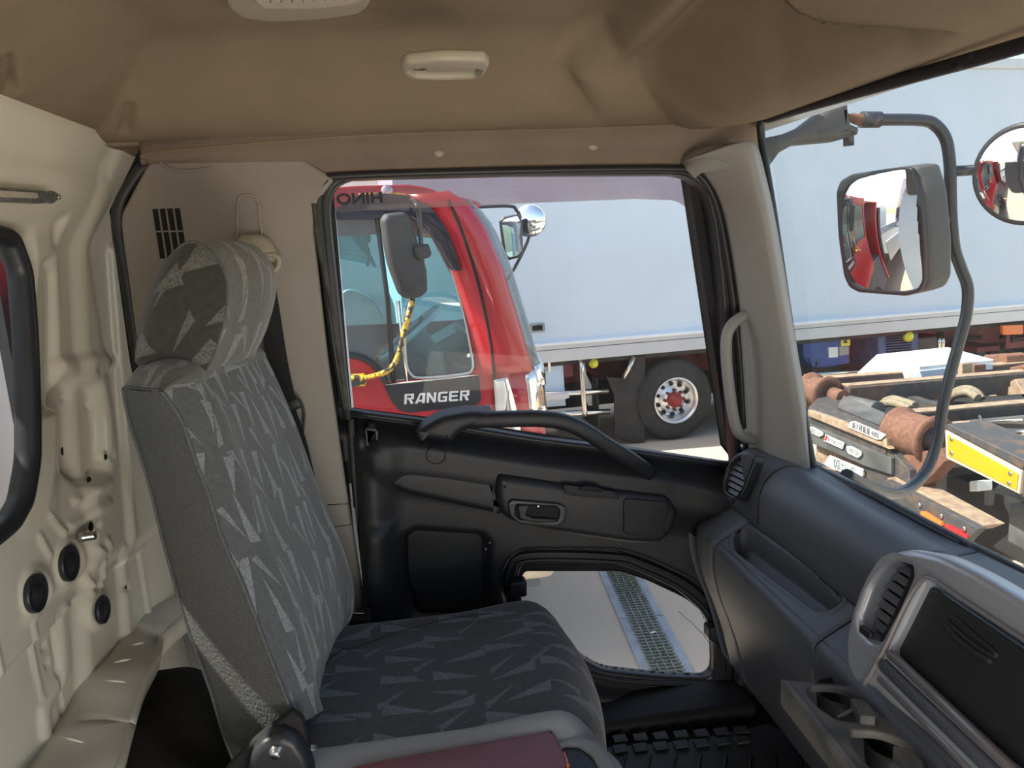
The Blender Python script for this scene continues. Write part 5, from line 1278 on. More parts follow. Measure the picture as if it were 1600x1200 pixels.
# ================================================================= WHITE TRUCK BEYOND IT
wt = thing('white_truck', 'white truck cab seen through the red truck\'s cab windows', 'truck', (-.9, 7.6, GZ))
WY = 7.0; WP = Fr((0, WY, 0), (1, 0, 0), (0, 0, 1))
body = [(-8.6, .35), (-.55, .35), (-.40, .25), (-.15, -.55), (-.10, -2.1), (-8.6, -2.1)]
win = WP.px(rnd([(525, 354), (586, 352), (596, 412), (588, 416), (528, 404)], .15), .0)
plate('cab_side', M['twhite'], wt, WP, [body, win], .08, .02, w0=-.08)
plate('side_glass', M['tglass'], wt, WP.off(-.06), [win], .006, 0)
MB().bx(-8.6, -.25, WY+.1, 7.75, -2.0, .33).build('cab_interior', M['cont'], wt)
MB().tube(cat([WP.at(574, 416, .05), WP.at(577, 396, .1), WP.at(572, 380, .12)], 4), .012, 8).build('mirror_stay', M['tblack'], wt)
plate('mirror', M['tblack'], wt, WP.off(.1), [WP.px(rnd([(564, 354), (578, 352), (580, 378), (570, 384), (564, 376)], .3), .1)], .05, .015)
for k in range(7):
    y = 360+k*7; MB().tube([WP.at(542, y, -.05), WP.at(586, y-1.5, -.05)], .004, 6).build('blind_line', M['gateal'], wt) if 1 else None
MB().tube([WP.at(x, y, .004) for x, y in cat([(528, 470), (545, 455), (570, 462), (590, 480), (600, 500)], 5)], .03, 8).build('wheel_arch', M['gateal'], wt)

# ================================================================= CONTAINER TRUCK
ca_ = radians(5.3)
CT = Fr((1.05, 8.2, 0), (cos(ca_), sin(ca_), 0), (0, 0, 1))
ct = thing('box_truck', 'large pale blue-grey box truck filling the background behind the red truck', 'truck', tuple(CT.pt(3, 0, GZ)-CT.N*1.2))
zt = CT.uv(1125, 517)[1]; zb_ = CT.uv(1125, 541)[1]
zt = sum(CT.uv(x, y)[1] for x, y in ((850, 539), (1125, 516), (1243, 507), (1600, 477)))/4
zb_ = sum(CT.uv(x, y)[1] for x, y in ((860, 566), (1125, 543), (1243, 531), (1600, 500)))/4
U0, U1 = -1.15, 13.5
def cbox(name, u0_, u1_, w0, w1, z0, z1, mt, bev=0, parent=None):
    a = [CT.pt(u0_, z0, w0), CT.pt(u1_, z0, w0), CT.pt(u1_, z1, w0), CT.pt(u0_, z1, w0)]
    return MB().prism(a, tuple(CT.N*(w1-w0))).build(name, M[mt], parent or ct, bev=bev)
def cont_h(U, V, PX, PY):
    r_ = np.sin(U*1.7+V*.8)*.004+np.sin(U*.61+2)*.006+np.sin(V*2.1+U*.3)*.003
    for (x, y, a, h) in ((1545, 425, 26, .012), (1530, 438, 12, .010), (820, 487, 12, .008), (930, 390, 40, .006)):
        r_ += h*np.exp(-((PX-x)**2/a**2+(PY-y)**2/(a*.35)**2))
    return r_
relief('box_side', M['cont'], ct, CT, U0, U1, zt, 1.9, .06, cont_h)
cbox('box_core', U0, U1, -2.4, -.02, zt-.02, 1.9, 'cont', .02)
cbox('bottom_rail', U0, U1, -.10, .035, zb_, zt-.006, 'contr', .006)
cbox('rail_groove', U0, U1, .0345, .0365, zt-.062, zt-.055, 'dark')
cbox('rail_top_edge', U0, U1, -.02, .055, zt-.008, zt+.022, 'contw', .006)
cbox('top_rail', U0, U1, -.05, .03, 1.80, 1.92, 'contr', .01)
a_ = CT.uv(839, 512)
pl = plate('latch_recess', M['galv'], ct, CT, [rnd([(a_[0]-.09, a_[1]+.05), (a_[0]+.09, a_[1]+.05), (a_[0]+.09, a_[1]-.05), (a_[0]-.09, a_[1]-.05)], .15)], .02, .005)
plate('latch', M['dark'], pl, CT, [rnd([(a_[0]-.06, a_[1]+.03), (a_[0]+.06, a_[1]+.03), (a_[0]+.06, a_[1]-.03), (a_[0]-.06, a_[1]-.03)], .2)], .01, .003, w0=.018)
cbox('main_frame', U0, U1, -1.7, -.75, zb_-.42, zb_-.02, 'redox')
cbox('underside', U0, U1, -2.4, -.05, zb_-.06, zb_, 'under')
cbox('under_shade_sheet', U0, U1, -1.8, -1.75, GZ+.12, zb_, 'under')  # added dark sheet so the space under the box looks shaded
cbox('under_sun_stop', U0, U0+.05, -2.3, -.1, GZ+.2, zb_, 'under')  # added closure that keeps sun from entering under the box
def cw_(px, py, w_=0): return CT.at(px, py, w_)
# wheels
def wheel(px, py, w_, R_=.50):
    c = cw_(px, py, w_); n = CT.N
    c.z = GZ+R_
    MB().lathe(c, n, [(-.30, R_*.86), (-.27, R_*.97), (-.20, R_), (-.06, R_), (-.01, R_*.96), (.02, R_*.82), (.01, R_*.62), (-.0, R_*.565)], 48, cap=False).build('tyre', M['tyre'], ct)
    rim_ = MB().lathe(c, n, [(.0, R_*.56), (.02, R_*.575), (.015, R_*.54), (-.03, R_*.50), (-.06, R_*.47), (-.10, R_*.45), (-.13, R_*.44), (-.12, R_*.36), (-.06, R_*.27), (-.05, R_*.2), (-.05, .01)], 48, cap=False).build('wheel_rim', M['alloy'], ct)
    a = n.orthogonal().normalized(); b = n.cross(a)
    for k in range(10):
        an = 2*pi*k/10+.2; q = c+(a*cos(an)+b*sin(an))*R_*.385
        MB().cyl(q-n*.13, q-n*.090, .022, n=12).build('rim_hole', M['dark'], rim_)
    for k in range(8):
        an = 2*pi*k/8; q = c+(a*cos(an)+b*sin(an))*R_*.245
        MB().cyl(q-n*.06, q-n*.015, .020, n=6).build('wheel_nut', M['redox'], rim_)
    MB().lathe(c, n, [(-.06, R_*.20), (.0, R_*.19), (.03, R_*.13), (.06, R_*.12), (.065, .01)], 8).build('hub_cap', M['hub'], ct)
    return c
wheel(1056, 632, .0)
wc = CT.uv(1056, 632); 
for du in (1.32,):
    u_, v_ = wc; p = CT.pt(u_+du, v_); wheel(*proj(p), .0)
# dark wheel arch panels and mudguards
cbox('mud_flap', CT.uv(935, 620)[0], CT.uv(935, 620)[0]+.02, -.6, -.05, GZ+.25, zb_-.25, 'under')
MB().tube([cw_(992, 558, -.02), cw_(975, 592, -.02)], [.04, .04], 4, flat=.3).build('guard_bracket', M['steel'], ct)
plate('guard_sheet', M['under'], ct, CT.off(-.06), [CT.px([(950, 590), (972, 592), (992, 560), (1010, 556), (1010, 700), (962, 680), (962, 620)])], .02, 0)
plate('white_splash_sheet', M['paper'], ct, CT.off(-.25), [CT.px([(918, 562), (922, 562), (926, 590), (936, 610), (942, 640), (930, 640), (920, 620)])], .02, 0)
# steel tube guards and pale box
for q in (((836, 617), (950, 611)), ((836, 649), (953, 643))):
    MB().tube([cw_(*q[0], .0), cw_(*q[1], .0)], .035, 10).build('side_guard_tube', M['steel'], ct)
MB().tube(cat([cw_(906, 563, -.05), cw_(909, 575, .02), cw_(911, 610, .03), cw_(914, 650, .03)], 4), .030, 10).build('guard_post', M['steel'], ct)
plate('guard_plate', M['contr'], ct, CT.off(.03), [CT.px([(820, 615), (887, 613), (889, 621), (880, 624), (820, 628)], .03)], .02, .004)
pb_ = plate('tool_box', M['lblue'], ct, CT.off(-.5), [CT.px([(790, 568), (879, 563), (884, 634), (790, 640)], -.1)], .42, .02)
plate('box_door', M['lblue'], pb_, CT.off(-.09), [CT.px([(800, 582), (876, 577), (880, 612), (802, 615)], -.08)], .015, .004)
MB().box(cw_(858, 573, -.06), (.03, .03, .12)).build('box_latch', M['steel'], pb_)
cbox('red_box', CT.uv(882, 600)[0], CT.uv(902, 600)[0], -.6, -.15, CT.uv(890, 593)[1], zb_-.02, 'redox', .01)
def lamp(px, py, w_, R_, mt, name='marker_lamp'):
    c = cw_(px, py, w_); return MB().lathe(c, CT.N, [(-.05, R_*1.25), (0, R_*1.25), (.005, R_), (.03, R_*.85), (.045, R_*.4), (.048, .001)], 20).build(name, M[mt], ct)
lamp(928, 568, -.05, .045, 'ylamp'); lamp(1421, 526, -.05, .055, 'ylamp')
plate('turn_lamp', M['orange'], ct, CT.off(.0), [CT.px(rnd([(1562, 508), (1594, 507), (1594, 522), (1563, 523)], .1))], .05, .01)
plate('lamp_bracket', M['redox'], ct, CT.off(-.03), [CT.px([(1574, 522), (1579, 522), (1580, 536), (1600, 533), (1640, 530), (1640, 540), (1572, 545)])], .02, 0)
# blue units and dark machinery
bu = plate('refrigeration_unit', M['blue'], ct, CT.off(-.6), [CT.px([(1254, 528), (1328, 524), (1328, 568), (1296, 574), (1268, 575), (1256, 560)], -.1)], .5, .02)
for q, mt in (([(1294, 543), (1309, 542), (1309, 558), (1295, 559)], 'paper'), ([(1311, 542), (1326, 541), (1326, 554), (1311, 556)], 'galv'), ([(1314, 527), (1328, 525), (1328, 540), (1314, 541)], 'ysticker')):
    plate('label_plate', M[mt], bu, CT.off(-.10), [CT.px(q, -.095)], .01, 0)
plate('hazard_mark', M['ink'], bu, CT.off(-.089), [CT.px([(1321, 529), (1325, 536), (1317, 536)], -.088)], .002, 0)
gu = plate('louvred_unit', M['blued'], ct, CT.off(-.7), [CT.px([(1376, 522), (1440, 515), (1440, 572), (1376, 575)], -.15)], .5, .02)
for k in range(9):
    y = 525+k*4.0; MB().tube([cw_(1385, y+1, -.19), cw_(1424, y-2, -.19)], .008, 6).build('louvre', M['dark'], gu)
for x in (1464, 1470):
    MB().tube(cat([cw_(x, 516, -.3), cw_(x+3, 530, -.1), cw_(x+3, 545, -.1), cw_(x+2, 562, -.1)], 4), .025, 8).build('pipe', M['steel'], ct)
cbox('grey_tank', CT.uv(1448, 540)[0], CT.uv(1509, 540)[0], -1.2, -.4, CT.uv(1480, 556)[1], CT.uv(1480, 532)[1], 'framed', .03)
cbox('red_crossbeam', CT.uv(1546, 550)[0], CT.uv(1582, 550)[0], -.8, -.2, CT.uv(1560, 553)[1], CT.uv(1560, 545)[1], 'redox')
for q in (((1255, 587), (1345, 580)), ((1500, 562), (1660, 548))):
    MB().tube([cw_(*q[0], .02), cw_(*q[1], .02)], .025, 8).build('lower_guard_tube', M['steel'], ct)
MB().tube(cat([cw_(1262, 560, -.05), cw_(1268, 572, -.02), cw_(1275, 573, -.02), cw_(1276, 565, -.05)], 4), .012, 6).build('cable', M['dark'], ct)
rr = random.Random(8)
for k in range(10):
    px_ = 1445+k*17; cc = cw_(px_, 530+rr.random()*26, -.45-.4*rr.random())
    MB().tube(cat([cc+V3((-.2, 0, .1*rr.random())), cc+V3((0, 0, -.1+.2*rr.random())), cc+V3((.2, 0, .08*rr.random()))], 4), .02+.02*rr.random(), 8).build('hose_run', M['under' if k % 3 else 'framed'], ct)

# ================================================================= WHITE SLOPED LID between the trucks
wl = thing('fender_cover', 'bright white sloped metal cover standing between the chassis truck and the box truck', 'cover', at(1420, 580, Z=-1.5))
pz = lambda x, y, z: at(x, y, Z=z)
A1, A2, A3, A4 = pz(1320, 605, -1.50), pz(1371, 558, -1.30), pz(1480, 547, -1.28), pz(1552, 567, -1.32)
B1, B2, B3, B4 = pz(1415, 600, -1.50), pz(1437, 578, -1.30), pz(1500, 572, -1.30), pz(1548, 568, -1.32)
MB().add([A1, A2, B2, B1], [(0, 1, 2, 3)]).add([A2, A3, B3, B2], [(0, 1, 2, 3)]).add([A3, A4, B4, B3], [(0, 1, 2, 3)]).build('cover_sheet', M['whitelid'], wl, weld=True, solid=.03)
MB().add([B1, B2, B3, B4, B4+V3((0, 0, -.05)), B3+V3((0, 0, -.06)), B2+V3((.03, 0, -.07)), B1+V3((.06, 0, -.03))], [(0, 1, 6, 7), (1, 2, 5, 6), (2, 3, 4, 5)]).build('cover_edge', M['lblue'], wl, solid=.02)
for x in (1461, 1467):
    MB().tube([pz(x, 577, -1.33), pz(x, 592, -1.6), pz(x, 600, -2.0)], .02, 8).build('support_post', M['tan'], wl)

# ================================================================= HOOK-LIFT CHASSIS TRUCK
hk2 = thing('chassis_truck', 'rusty black hook-lift chassis truck with rollers, seen through the windscreen', 'truck', (4.5, 4.6, GZ))
XR = 3.0
def xr(px, py, X=XR): return at(px, py, X=X)
HX = Fr((XR, 0, 0), (0, -1, 0), (0, 0, 1))     # N = -X, faces the viewer's cab
def hpl(name, pts, d, mt, w0=0, bev=.006, parent=None, holes=[]):
    return plate(name, M[mt], parent or hk2, HX, [HX.px(pts, w0+d)]+[HX.px(h_, w0+d) for h_ in holes], d, bev, w0=w0)
# rear housing between the rollers: sloped top, dark
tl, tr_, br, bl = xr(1282, 603, 3.25), xr(1400, 652, 3.25), xr(1386, 688), xr(1262, 640)
T1, T2, T3, T4 = at(1290, 608, X=3.35), at(1400, 652, X=3.35), at(1386, 688, X=2.98), at(1262, 636, X=2.98)
MB().hexa([T1, T2, T3, T4], [p+V3((0, 0, -.16)) for p in (T1, T2, T3, T4)]).build('rear_housing', M['frame'], hk2, bev=.015)
a1, a2, a3, a4 = at(1318, 622, X=3.30), at(1384, 650, X=3.30), at(1374, 668, X=3.12), at(1308, 640, X=3.12)
MB().prism([a1+V3((0, 0, .012)), a2+V3((0, 0, .012)), a3+V3((0, 0, .012)), a4+V3((0, 0, .012))], (0, 0, .01)).build('top_plate', M['framed'], hk2, bev=.003)
cyl_a, cyl_b = at(1312, 626, X=3.35)+V3((0, 0, .0)), at(1372, 640, X=3.35)
MB().cyl(cyl_a, cyl_b, .06).build('hinge_tube', M['framed'], hk2)
MB().bx(2.93, 3.03, bl.y+.05, br.y-.15, bl.z-.13, bl.z-.09) if 0 else None
hpl('rear_lip', [(1262, 640), (1385, 686), (1385, 697), (1388, 702), (1262, 650)], .05, 'tan')
hpl('rear_crossbeam', [(1262, 648), (1390, 702), (1420, 735), (1424, 790), (1368, 790), (1350, 775), (1350, 728), (1290, 702), (1262, 690)], .06, 'frame', w0=-.05)
bandp = [(1263, 662), (1392, 716), (1392, 742), (1350, 728), (1263, 690)]
hpl('marker_band', bandp, .03, 'framed', w0=.01)
hpl('plate_backing', [(1276, 690), (1292, 690), (1388, 735), (1376, 790), (1272, 740)], .02, 'tan', w0=-.06)
# writing plates
def tplate(name, pts, s, c0_, c1_, size, mt='plate', tm='ink', w0=.045, sx=1, ty=0):
    o_ = hpl(name, pts, .006, mt, w0=w0, bev=.002)
    a = V3((*HX.uv(*c0_, w0+.008), 0)); b = V3((*HX.uv(*c1_, w0+.008), 0)); m_ = (a+b)/2; d = b-a
    f9 = Fr(HX.pt(m_.x, m_.y, w0+.0065), tuple(HX.U*d.x+HX.V*d.y), tuple(HX.V))
    t9 = text('lettering', s, f9, 0, ty, size, M[tm], o_, w=.0005, sx=1, fit=d.length*sx)
    # fit the width
    return o_
tplate('load_plate', [(1328, 659), (1335, 658), (1384, 679), (1376, 687), (1370, 687), (1325, 668)], '最大積載量 4000', (1330, 664), (1374, 682), .052, w0=.055, sx=.95)
tplate('round_plate', rnd([(1263, 667), (1270, 667), (1285, 675), (1286, 680), (1280, 683), (1266, 676)], .3), '富士', (1266, 672), (1283, 679), .045, w0=.05, tm='gbar')
o_ = tplate('maker_plate', [(1290, 679), (1319, 692), (1316, 702), (1287, 689)], 'KYOKUTO', (1294, 687), (1316, 697), .038, w0=.05, sx=1.0)
hpl('red_flash', [(1291, 680.5), (1294, 682), (1290, 689), (1287.5, 687.5)], .002, 'redlens', w0=.0565, bev=0, parent=o_)
tplate('round_plate', rnd([(1322, 697), (1330, 697), (1345, 705), (1346, 711), (1340, 716), (1324, 708)], .3), '極東', (1326, 703), (1343, 711), .045, w0=.05, tm='gbar')
npl = tplate('number_plate', rnd([(1296, 711), (1349, 733), (1347, 745), (1340, 748), (1290, 728), (1288, 724)], .12), '◎富士山140°', (1296, 722), (1344, 741), .082, w0=.03, tm='inkg', sx=.72)
# rollers
def roller(c, r_, L_, ax=(0, 1, 0), flange=1.2):
    ax = V3(ax).normalized()
    MB().lathe(c, ax, [(-L_/2, r_*flange*.7), (-L_/2, r_*flange), (-L_/2+.02, r_*flange), (-L_/2+.035, r_), (L_/2-.035, r_), (L_/2-.02, r_*flange), (L_/2, r_*flange), (L_/2, r_*.75), (L_/2-.03, r_*.7), (L_/2-.03, .01)], 32).build('roller', M['rusty'], hk2)
rc1 = at(1432, 680, X=3.12); roller(rc1, .135, .30, (.12, -1, 0), 1.16)
MB().lathe(rc1+V3((.02, -.125, 0)), (.12, -1, 0), [(-.02, .075), (.0, .075), (.005, .05), (.015, .05), (.016, .001)], 16).build('bearing_cap', M['frame'], hk2)
rc2 = at(1280, 612, X=3.25); roller(rc2, .115, .22, (.12, -1, 0), 1.25)
MB().cyl(at(1300, 616, X=3.3), at(1318, 622, X=3.3), .06).build('roller_shaft', M['rusty'], hk2)
hpl('corner_bracket', [(1384, 716), (1470, 700), (1478, 720), (1440, 760), (1412, 768), (1390, 752)], .10, 'rusty', w0=-.14)
# long rails running forward
def rail(name, p0, p1, w_, h_, mt, L_=5.0):
    a, b = V3(p0), V3(p1); d = V3((1, 0, 0)); b2 = a+d*L_
    return MB().box((a+b2)/2+V3((0, 0, -h_/2)), (L_, w_, h_), d, (0, 1, 0)).build(name, M[mt], hk2, bev=.006)
ra_ = at(1320, 607, X=3.4); rail('lift_rail', ra_+V3((0, -.02, .02)), ra_, .10, .16, 'frame')
rb_ = at(1405, 650, X=3.4); rail('lift_rail', rb_+V3((0, 0, .02)), rb_, .10, .16, 'frame')
for p in (ra_, rb_):
    MB().box(V3((5.9, p.y, p.z+.026)), (5.0, .10, .012)).build('rail_top_sunlit', M['tan'], hk2)  # dusty tan rail tops; sunlight on the upper faces put into the colour
rc_ = at(1462, 664, X=3.5); rail('main_rail', rc_+V3((0, -.02, -.02)), rc_, .09, .24, 'framed', 6)
MB().box(V3((6.5, rc_.y-.02, rc_.z-.008)), (6.0, .13, .014)).build('rail_top_sunlit', M['tan'], hk2)
rd_ = at(1300, 596, X=3.6); rail('main_rail', rd_+V3((0, .35, -.05)), rd_, .09, .24, 'framed', 6)
MB().box(V3((6.6, rd_.y+.35, rd_.z-.04)), (6.0, .12, .014)).build('rail_top_sunlit', M['tan'], hk2)
MB().bx(3.3, 9.4, rc_.y+.1, rd_.y+.2, rc_.z-.42, rc_.z-.36).build('frame_pan', M['under'], hk2)
for x_ in (3.9, 5.0, 6.2): MB().bx(x_, x_+.08, rb_.y, ra_.y, rb_.z-.12, rb_.z-.02).build('cross_member', M['frame'], hk2)
MB().hexa([at(1440, 606, X=4.2), at(1478, 616, X=4.2), at(1476, 628, X=4.2), at(1438, 616, X=4.2)], [p+V3((.25, .05, .03)) for p in (at(1440, 606, X=4.2), at(1478, 616, X=4.2), at(1476, 628, X=4.2), at(1438, 616, X=4.2))]).build('grey_stop', M['framed'], hk2, bev=.01)
# hoses
for q, X in (([(1372, 640), (1378, 630), (1395, 624), (1412, 628), (1430, 634)], 3.7), ([(1366, 644), (1374, 634), (1392, 629), (1410, 634), (1422, 640)], 3.6), ([(1482, 626), (1494, 612), (1512, 608), (1526, 614), (1534, 624)], 4.3), ([(1478, 632), (1490, 618), (1512, 613), (1528, 622)], 4.2)):
    pth = cat([at(x, y, X=X) for x, y in q], 14); rs = [.030+.004*(i % 2) for i in range(len(pth))]
    MB().tube(pth, rs, 8).build('ribbed_hose', M['hose'], hk2)
# upright rusty brackets and hook plate
def blk(px0, py0, px1, py1, X, dx, mt, name, bev=.008, fl=None):
    a, b, c, d = at(px0, py0, X=X), at(px1, py0, X=X), at(px1, py1, X=X), at(px0, py1, X=X)
    return MB().prism([a, b, c, d], (dx, 0, 0)).build(name, M[mt], hk2, bev=bev)
blk(1500, 570, 1522, 612, 4.9, .12, 'rusty', 'upright_bracket')
blk(1496, 568, 1503, 610, 4.7, .10, 'tan', 'upright_bracket')  # sunlit face of the same bracket, its brightness put into a paler block
hkp = [(1537, 554), (1548, 557), (1560, 553), (1572, 556), (1574, 584), (1546, 584), (1556, 572), (1552, 564), (1538, 558)]
MB().prism([at(x, y, X=5.6) for x, y in hkp], (.25, 0, 0)).build('locking_hook', M['rusty'], hk2, bev=.01)
for q in ([(1577, 574), (1600, 569), (1640, 565), (1640, 572), (1600, 576), (1582, 579), (1582, 612), (1577, 612)], [(1592, 574), (1598, 573), (1598, 612), (1592, 612)]):
    MB().prism([at(x, y, X=5.0) for x, y in q], (.15, 0, 0)).build('guide_frame', M['rusty'], hk2, bev=.008)
MB().prism([at(x, y, X=4.8) for x, y in ((1542, 608), (1578, 604), (1578, 596), (1586, 592), (1600, 616), (1545, 620))], (.2, 0, 0)).build('step_bracket', M['tan'], hk2, bev=.006)
blk(1522, 590, 1556, 612, 5.0, .5, 'under', 'side_block')
blk(1520, 584, 1578, 590, 5.2, .4, 'tan', 'side_flange')
# storage tray on the right
MB().prism([at(x, y, X=3.7) for x, y in ((1514, 656), (1600, 650), (1700, 646), (1700, 690), (1600, 690), (1514, 686))], (.5, 0, 0)).build('side_tray', M['framed'], hk2, bev=.008)
MB().tube([at(1530, 650, X=3.7), at(1534, 660, X=3.68), at(1600, 656, X=3.66)], .01, 6).build('tray_wire', M['steel'], hk2)
MB().tube([at(1585, 680, X=3.6), at(1592, 676, X=3.6), at(1610, 676, X=3.6)], .02, 8).build('tray_bolt', M['steel'], hk2)
# yellow reflector board
rb2 = hpl('reflector_board', [(1476, 672), (1596, 736), (1592, 772), (1478, 716)], .04, 'ybord', w0=.0, bev=.006)
hpl('reflector_face', rnd([(1480, 679), (1591, 741), (1588, 766), (1481, 712)], .03), .004, 'yellow', w0=.041, bev=.001, parent=rb2)
for c in ((1487, 686), (1579, 740), (1577, 755), (1487, 708)):
    MB().lathe(HX.at(*c, .045), (-1, 0, 0), [(0, .012), (.004, .012), (.006, .001)], 12).build('rivet', M['screw'], rb2)
MB().prism([HX.at(x, y, .04) for x, y in ((1474, 668), (1480, 662), (1600, 718), (1598, 734))], (.25, 0, 0)).build('board_top_plate', M['frame'], hk2, bev=.006)
hpl('board_end_plate', [(1594, 730), (1640, 748), (1640, 800), (1592, 774)], .04, 'frame', w0=-.02)
# lower bumper with tail lamps
hpl('rear_bumper', [(1380, 752), (1384, 750), (1530, 826), (1512, 844), (1506, 852), (1380, 780)], .05, 'frame', w0=.02)
MB().prism([HX.at(x, y, .02) for x, y in ((1385, 748), (1395, 744), (1533, 822), (1512, 830))], (.15, 0, .0)).build('bumper_flange', M['tan'], hk2, bev=.004)
for q, mt in (([(1436, 799), (1442, 799), (1468, 816), (1470, 823), (1462, 824), (1438, 808)], 'orange'), ([(1474, 820), (1480, 820), (1507, 836), (1508, 842), (1500, 842), (1476, 828)], 'redlens')):
    hpl('tail_lamp', rnd(q, .3), .03, mt, w0=.065, bev=.008)
for c in ((1438, 789), (1472, 806), (1508, 826)):
    MB().lathe(HX.at(*c, .07), (-1, 0, 0), [(0, .014), (.01, .014), (.012, .001)], 10).build('bumper_bolt', M['screw'], hk2)
hpl('pale_fitting', [(1408, 790), (1424, 782), (1436, 792), (1430, 806), (1414, 804)], .05, 'tan', w0=-.02)
hpl('rag_strip', [(1474, 790), (1507, 786), (1500, 792), (1506, 804), (1482, 796)], .01, 'hose', w0=-.3, bev=0)
blk(1514, 752, 1528, 768, 3.3, .1, 'plate', 'rear_bracket')
# right-hand mudguard
mg = MB().prism([at(x, y, X=3.3) for x, y in ((1578, 786), (1640, 800), (1700, 900), (1640, 880), (1574, 848))], (.05, 0, 0)).build('mud_flap', M['framed'], hk2, bev=.006)
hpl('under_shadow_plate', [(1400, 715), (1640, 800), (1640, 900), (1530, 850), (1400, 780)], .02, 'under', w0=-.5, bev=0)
for yy in (3.6, 5.5):
    for xx in (4.6, 6.0): MB().lathe((xx, yy, GZ+.48), (0, -1, 0), [(-.28, .44), (-.25, .48), (-.03, .48), (0, .44), (0, .28), (-.1, .25), (-.1, .01)], 30).build('wheel', M['tyre'], hk2)
# yellow board of the far side
hpl('far_reflector', [(1246, 590), (1270, 592), (1262, 622), (1250, 628)], .02, 'yellow', w0=-.35, bev=.002)

# ================================================================= OWN MIRROR STAY
ms = thing('door_mirror', 'black tubular mirror stay with rectangular mirror and round mirror outside the windscreen', 'mirror', at(1480, 400, Y=1.78))
MY = 1.78
br_ = rnd([(1185, 218), (1222, 210), (1246, 200), (1282, 172), (1300, 163), (1316, 163), (1322, 196), (1332, 200), (1333, 212), (1300, 222), (1234, 228), (1212, 240), (1196, 262), (1150, 300), (1130, 240)], .12, 4)
MF = Fr((0, MY, 0), (1, 0, 0), (0, 0, 1))
plate('bracket', M['housing'], ms, MF, [MF.px(br_, .03)], .06, .018)
MB().cyl(MF.at(1326, 200, .03), MF.at(1326, 228, .03), .0125).build('pivot_pin', M['pipe'], ms)
MB().tube(cat([MF.at(1322, 186, .03), MF.at(1332, 184, .03), MF.at(1340, 187, .03), MF.at(1352, 187, .03)], 3), [.010, .012, .010, .012, .012, .013, .013, .014, .014, .014][:10], 10).build('rusty_joint', M['rusty'], ms)
pipe = [(1350, 187), (1378, 187), (1440, 188), (1462, 196), (1478, 218), (1484, 255), (1485, 300), (1487, 350), (1492, 390), (1502, 420), (1512, 450), (1510, 490), (1500, 530), (1486, 580), (1474, 630), (1464, 690), (1450, 730), (1430, 756), (1404, 770), (1378, 768), (1350, 757), (1322, 742)]
ydep = [MY]*16+[MY-.01, MY-.05, MY-.10, MY-.17, MY-.23, MY-.27]
MB().tube(cat([at(x, y, Y=yy-.03) for (x, y), yy in zip(pipe, ydep)], 6), .0145, 14).build('stay_tube', M['pipe'], ms)
MB().tube([at(1346, 187, Y=MY-.03), at(1374, 187, Y=MY-.03)], .0195, 14).build('collar', M['pipe'], ms)
# mirror body: glass facing rearward and inboard
c_m = at(1378, 364, Y=MY); v_ = c_m.normalized()
d_r = V3((-1, .72, -.19)).normalized(); nM = (d_r-v_).normalized()
MR = Fr(c_m, V3((0, 0, 1)).cross(nM), nM.cross(V3((0, 0, 1)).cross(nM)))
gl_o = [(1306, 300), (1312, 283), (1330, 272), (1408, 261), (1424, 262), (1436, 300), (1444, 380), (1444, 440), (1436, 456), (1416, 463), (1340, 457), (1326, 449), (1318, 432), (1309, 370)]
gl_i = [(1318, 304), (1324, 290), (1338, 281), (1404, 265), (1424, 266), (1431, 300), (1438, 380), (1440, 438), (1432, 452), (1412, 456), (1344, 450), (1332, 443), (1325, 428), (1319, 370)]
go = MR.px(rnd(gl_o, .3), .03); gi = MR.px(rnd(gl_i, .3), .03)
sh_ = plate('mirror_shell', M['housing'], ms, MR, [go], .085, .020, w0=-.065, res=5)
plate('shell_rim', M['rubber'], sh_, MR, [go, gi], .012, .004, w0=.018)
# convex glass as a patch of a sphere
gu = [p[0] for p in gi]; gv = [p[1] for p in gi]; uc, vc = (min(gu)+max(gu))/2, (min(gv)+max(gv))/2
def cvx(u_, v_, R_, w_): return w_+(R_-((u_-uc)**2+(v_-vc)**2)/(2*1))*0
Rm = .62
def mh(U, V, PX, PY): return .046-((U-uc)**2+(V-vc)**2)/(2*Rm)
relief('mirror_glass', M['mirror'], ms, MR, min(gu), max(gu), min(gv), max(gv), .0025, mh, keep=lambda U, V, PX, PY: sdf(gi, U, V) > -.003)
b1 = MF.at(1452, 352, .03); MB().cyl(MF.at(1444, 346, .03)+V3((-.02, .03, 0)), MF.at(1484, 343, .03), .013).build('mirror_clamp', M['pipe'], ms)
# round mirror
c2 = at(1602, 273, Y=MY-.02); v2 = c2.normalized(); n2 = (V3((-1, .12, -.35)).normalized()-v2).normalized()
MB().lathe(c2, n2, [(-.06, .05), (-.045, .10), (-.015, .128), (.0, .132), (.006, .130), (.006, .120)], 40).build('round_mirror_shell', M['rubber'], ms)
MB().lathe(c2, n2, [(.004+.032*(1-(k/10)**2), max(.122*k/10, .0005)) for k in range(11)][::-1], 48, cap=False).build('round_mirror_glass', M['mirror'], ms)
MB().cyl(MF.at(1484, 268, .03), MF.at(1518, 266, .03), .013).build('mirror_clamp', M['pipe'], ms)

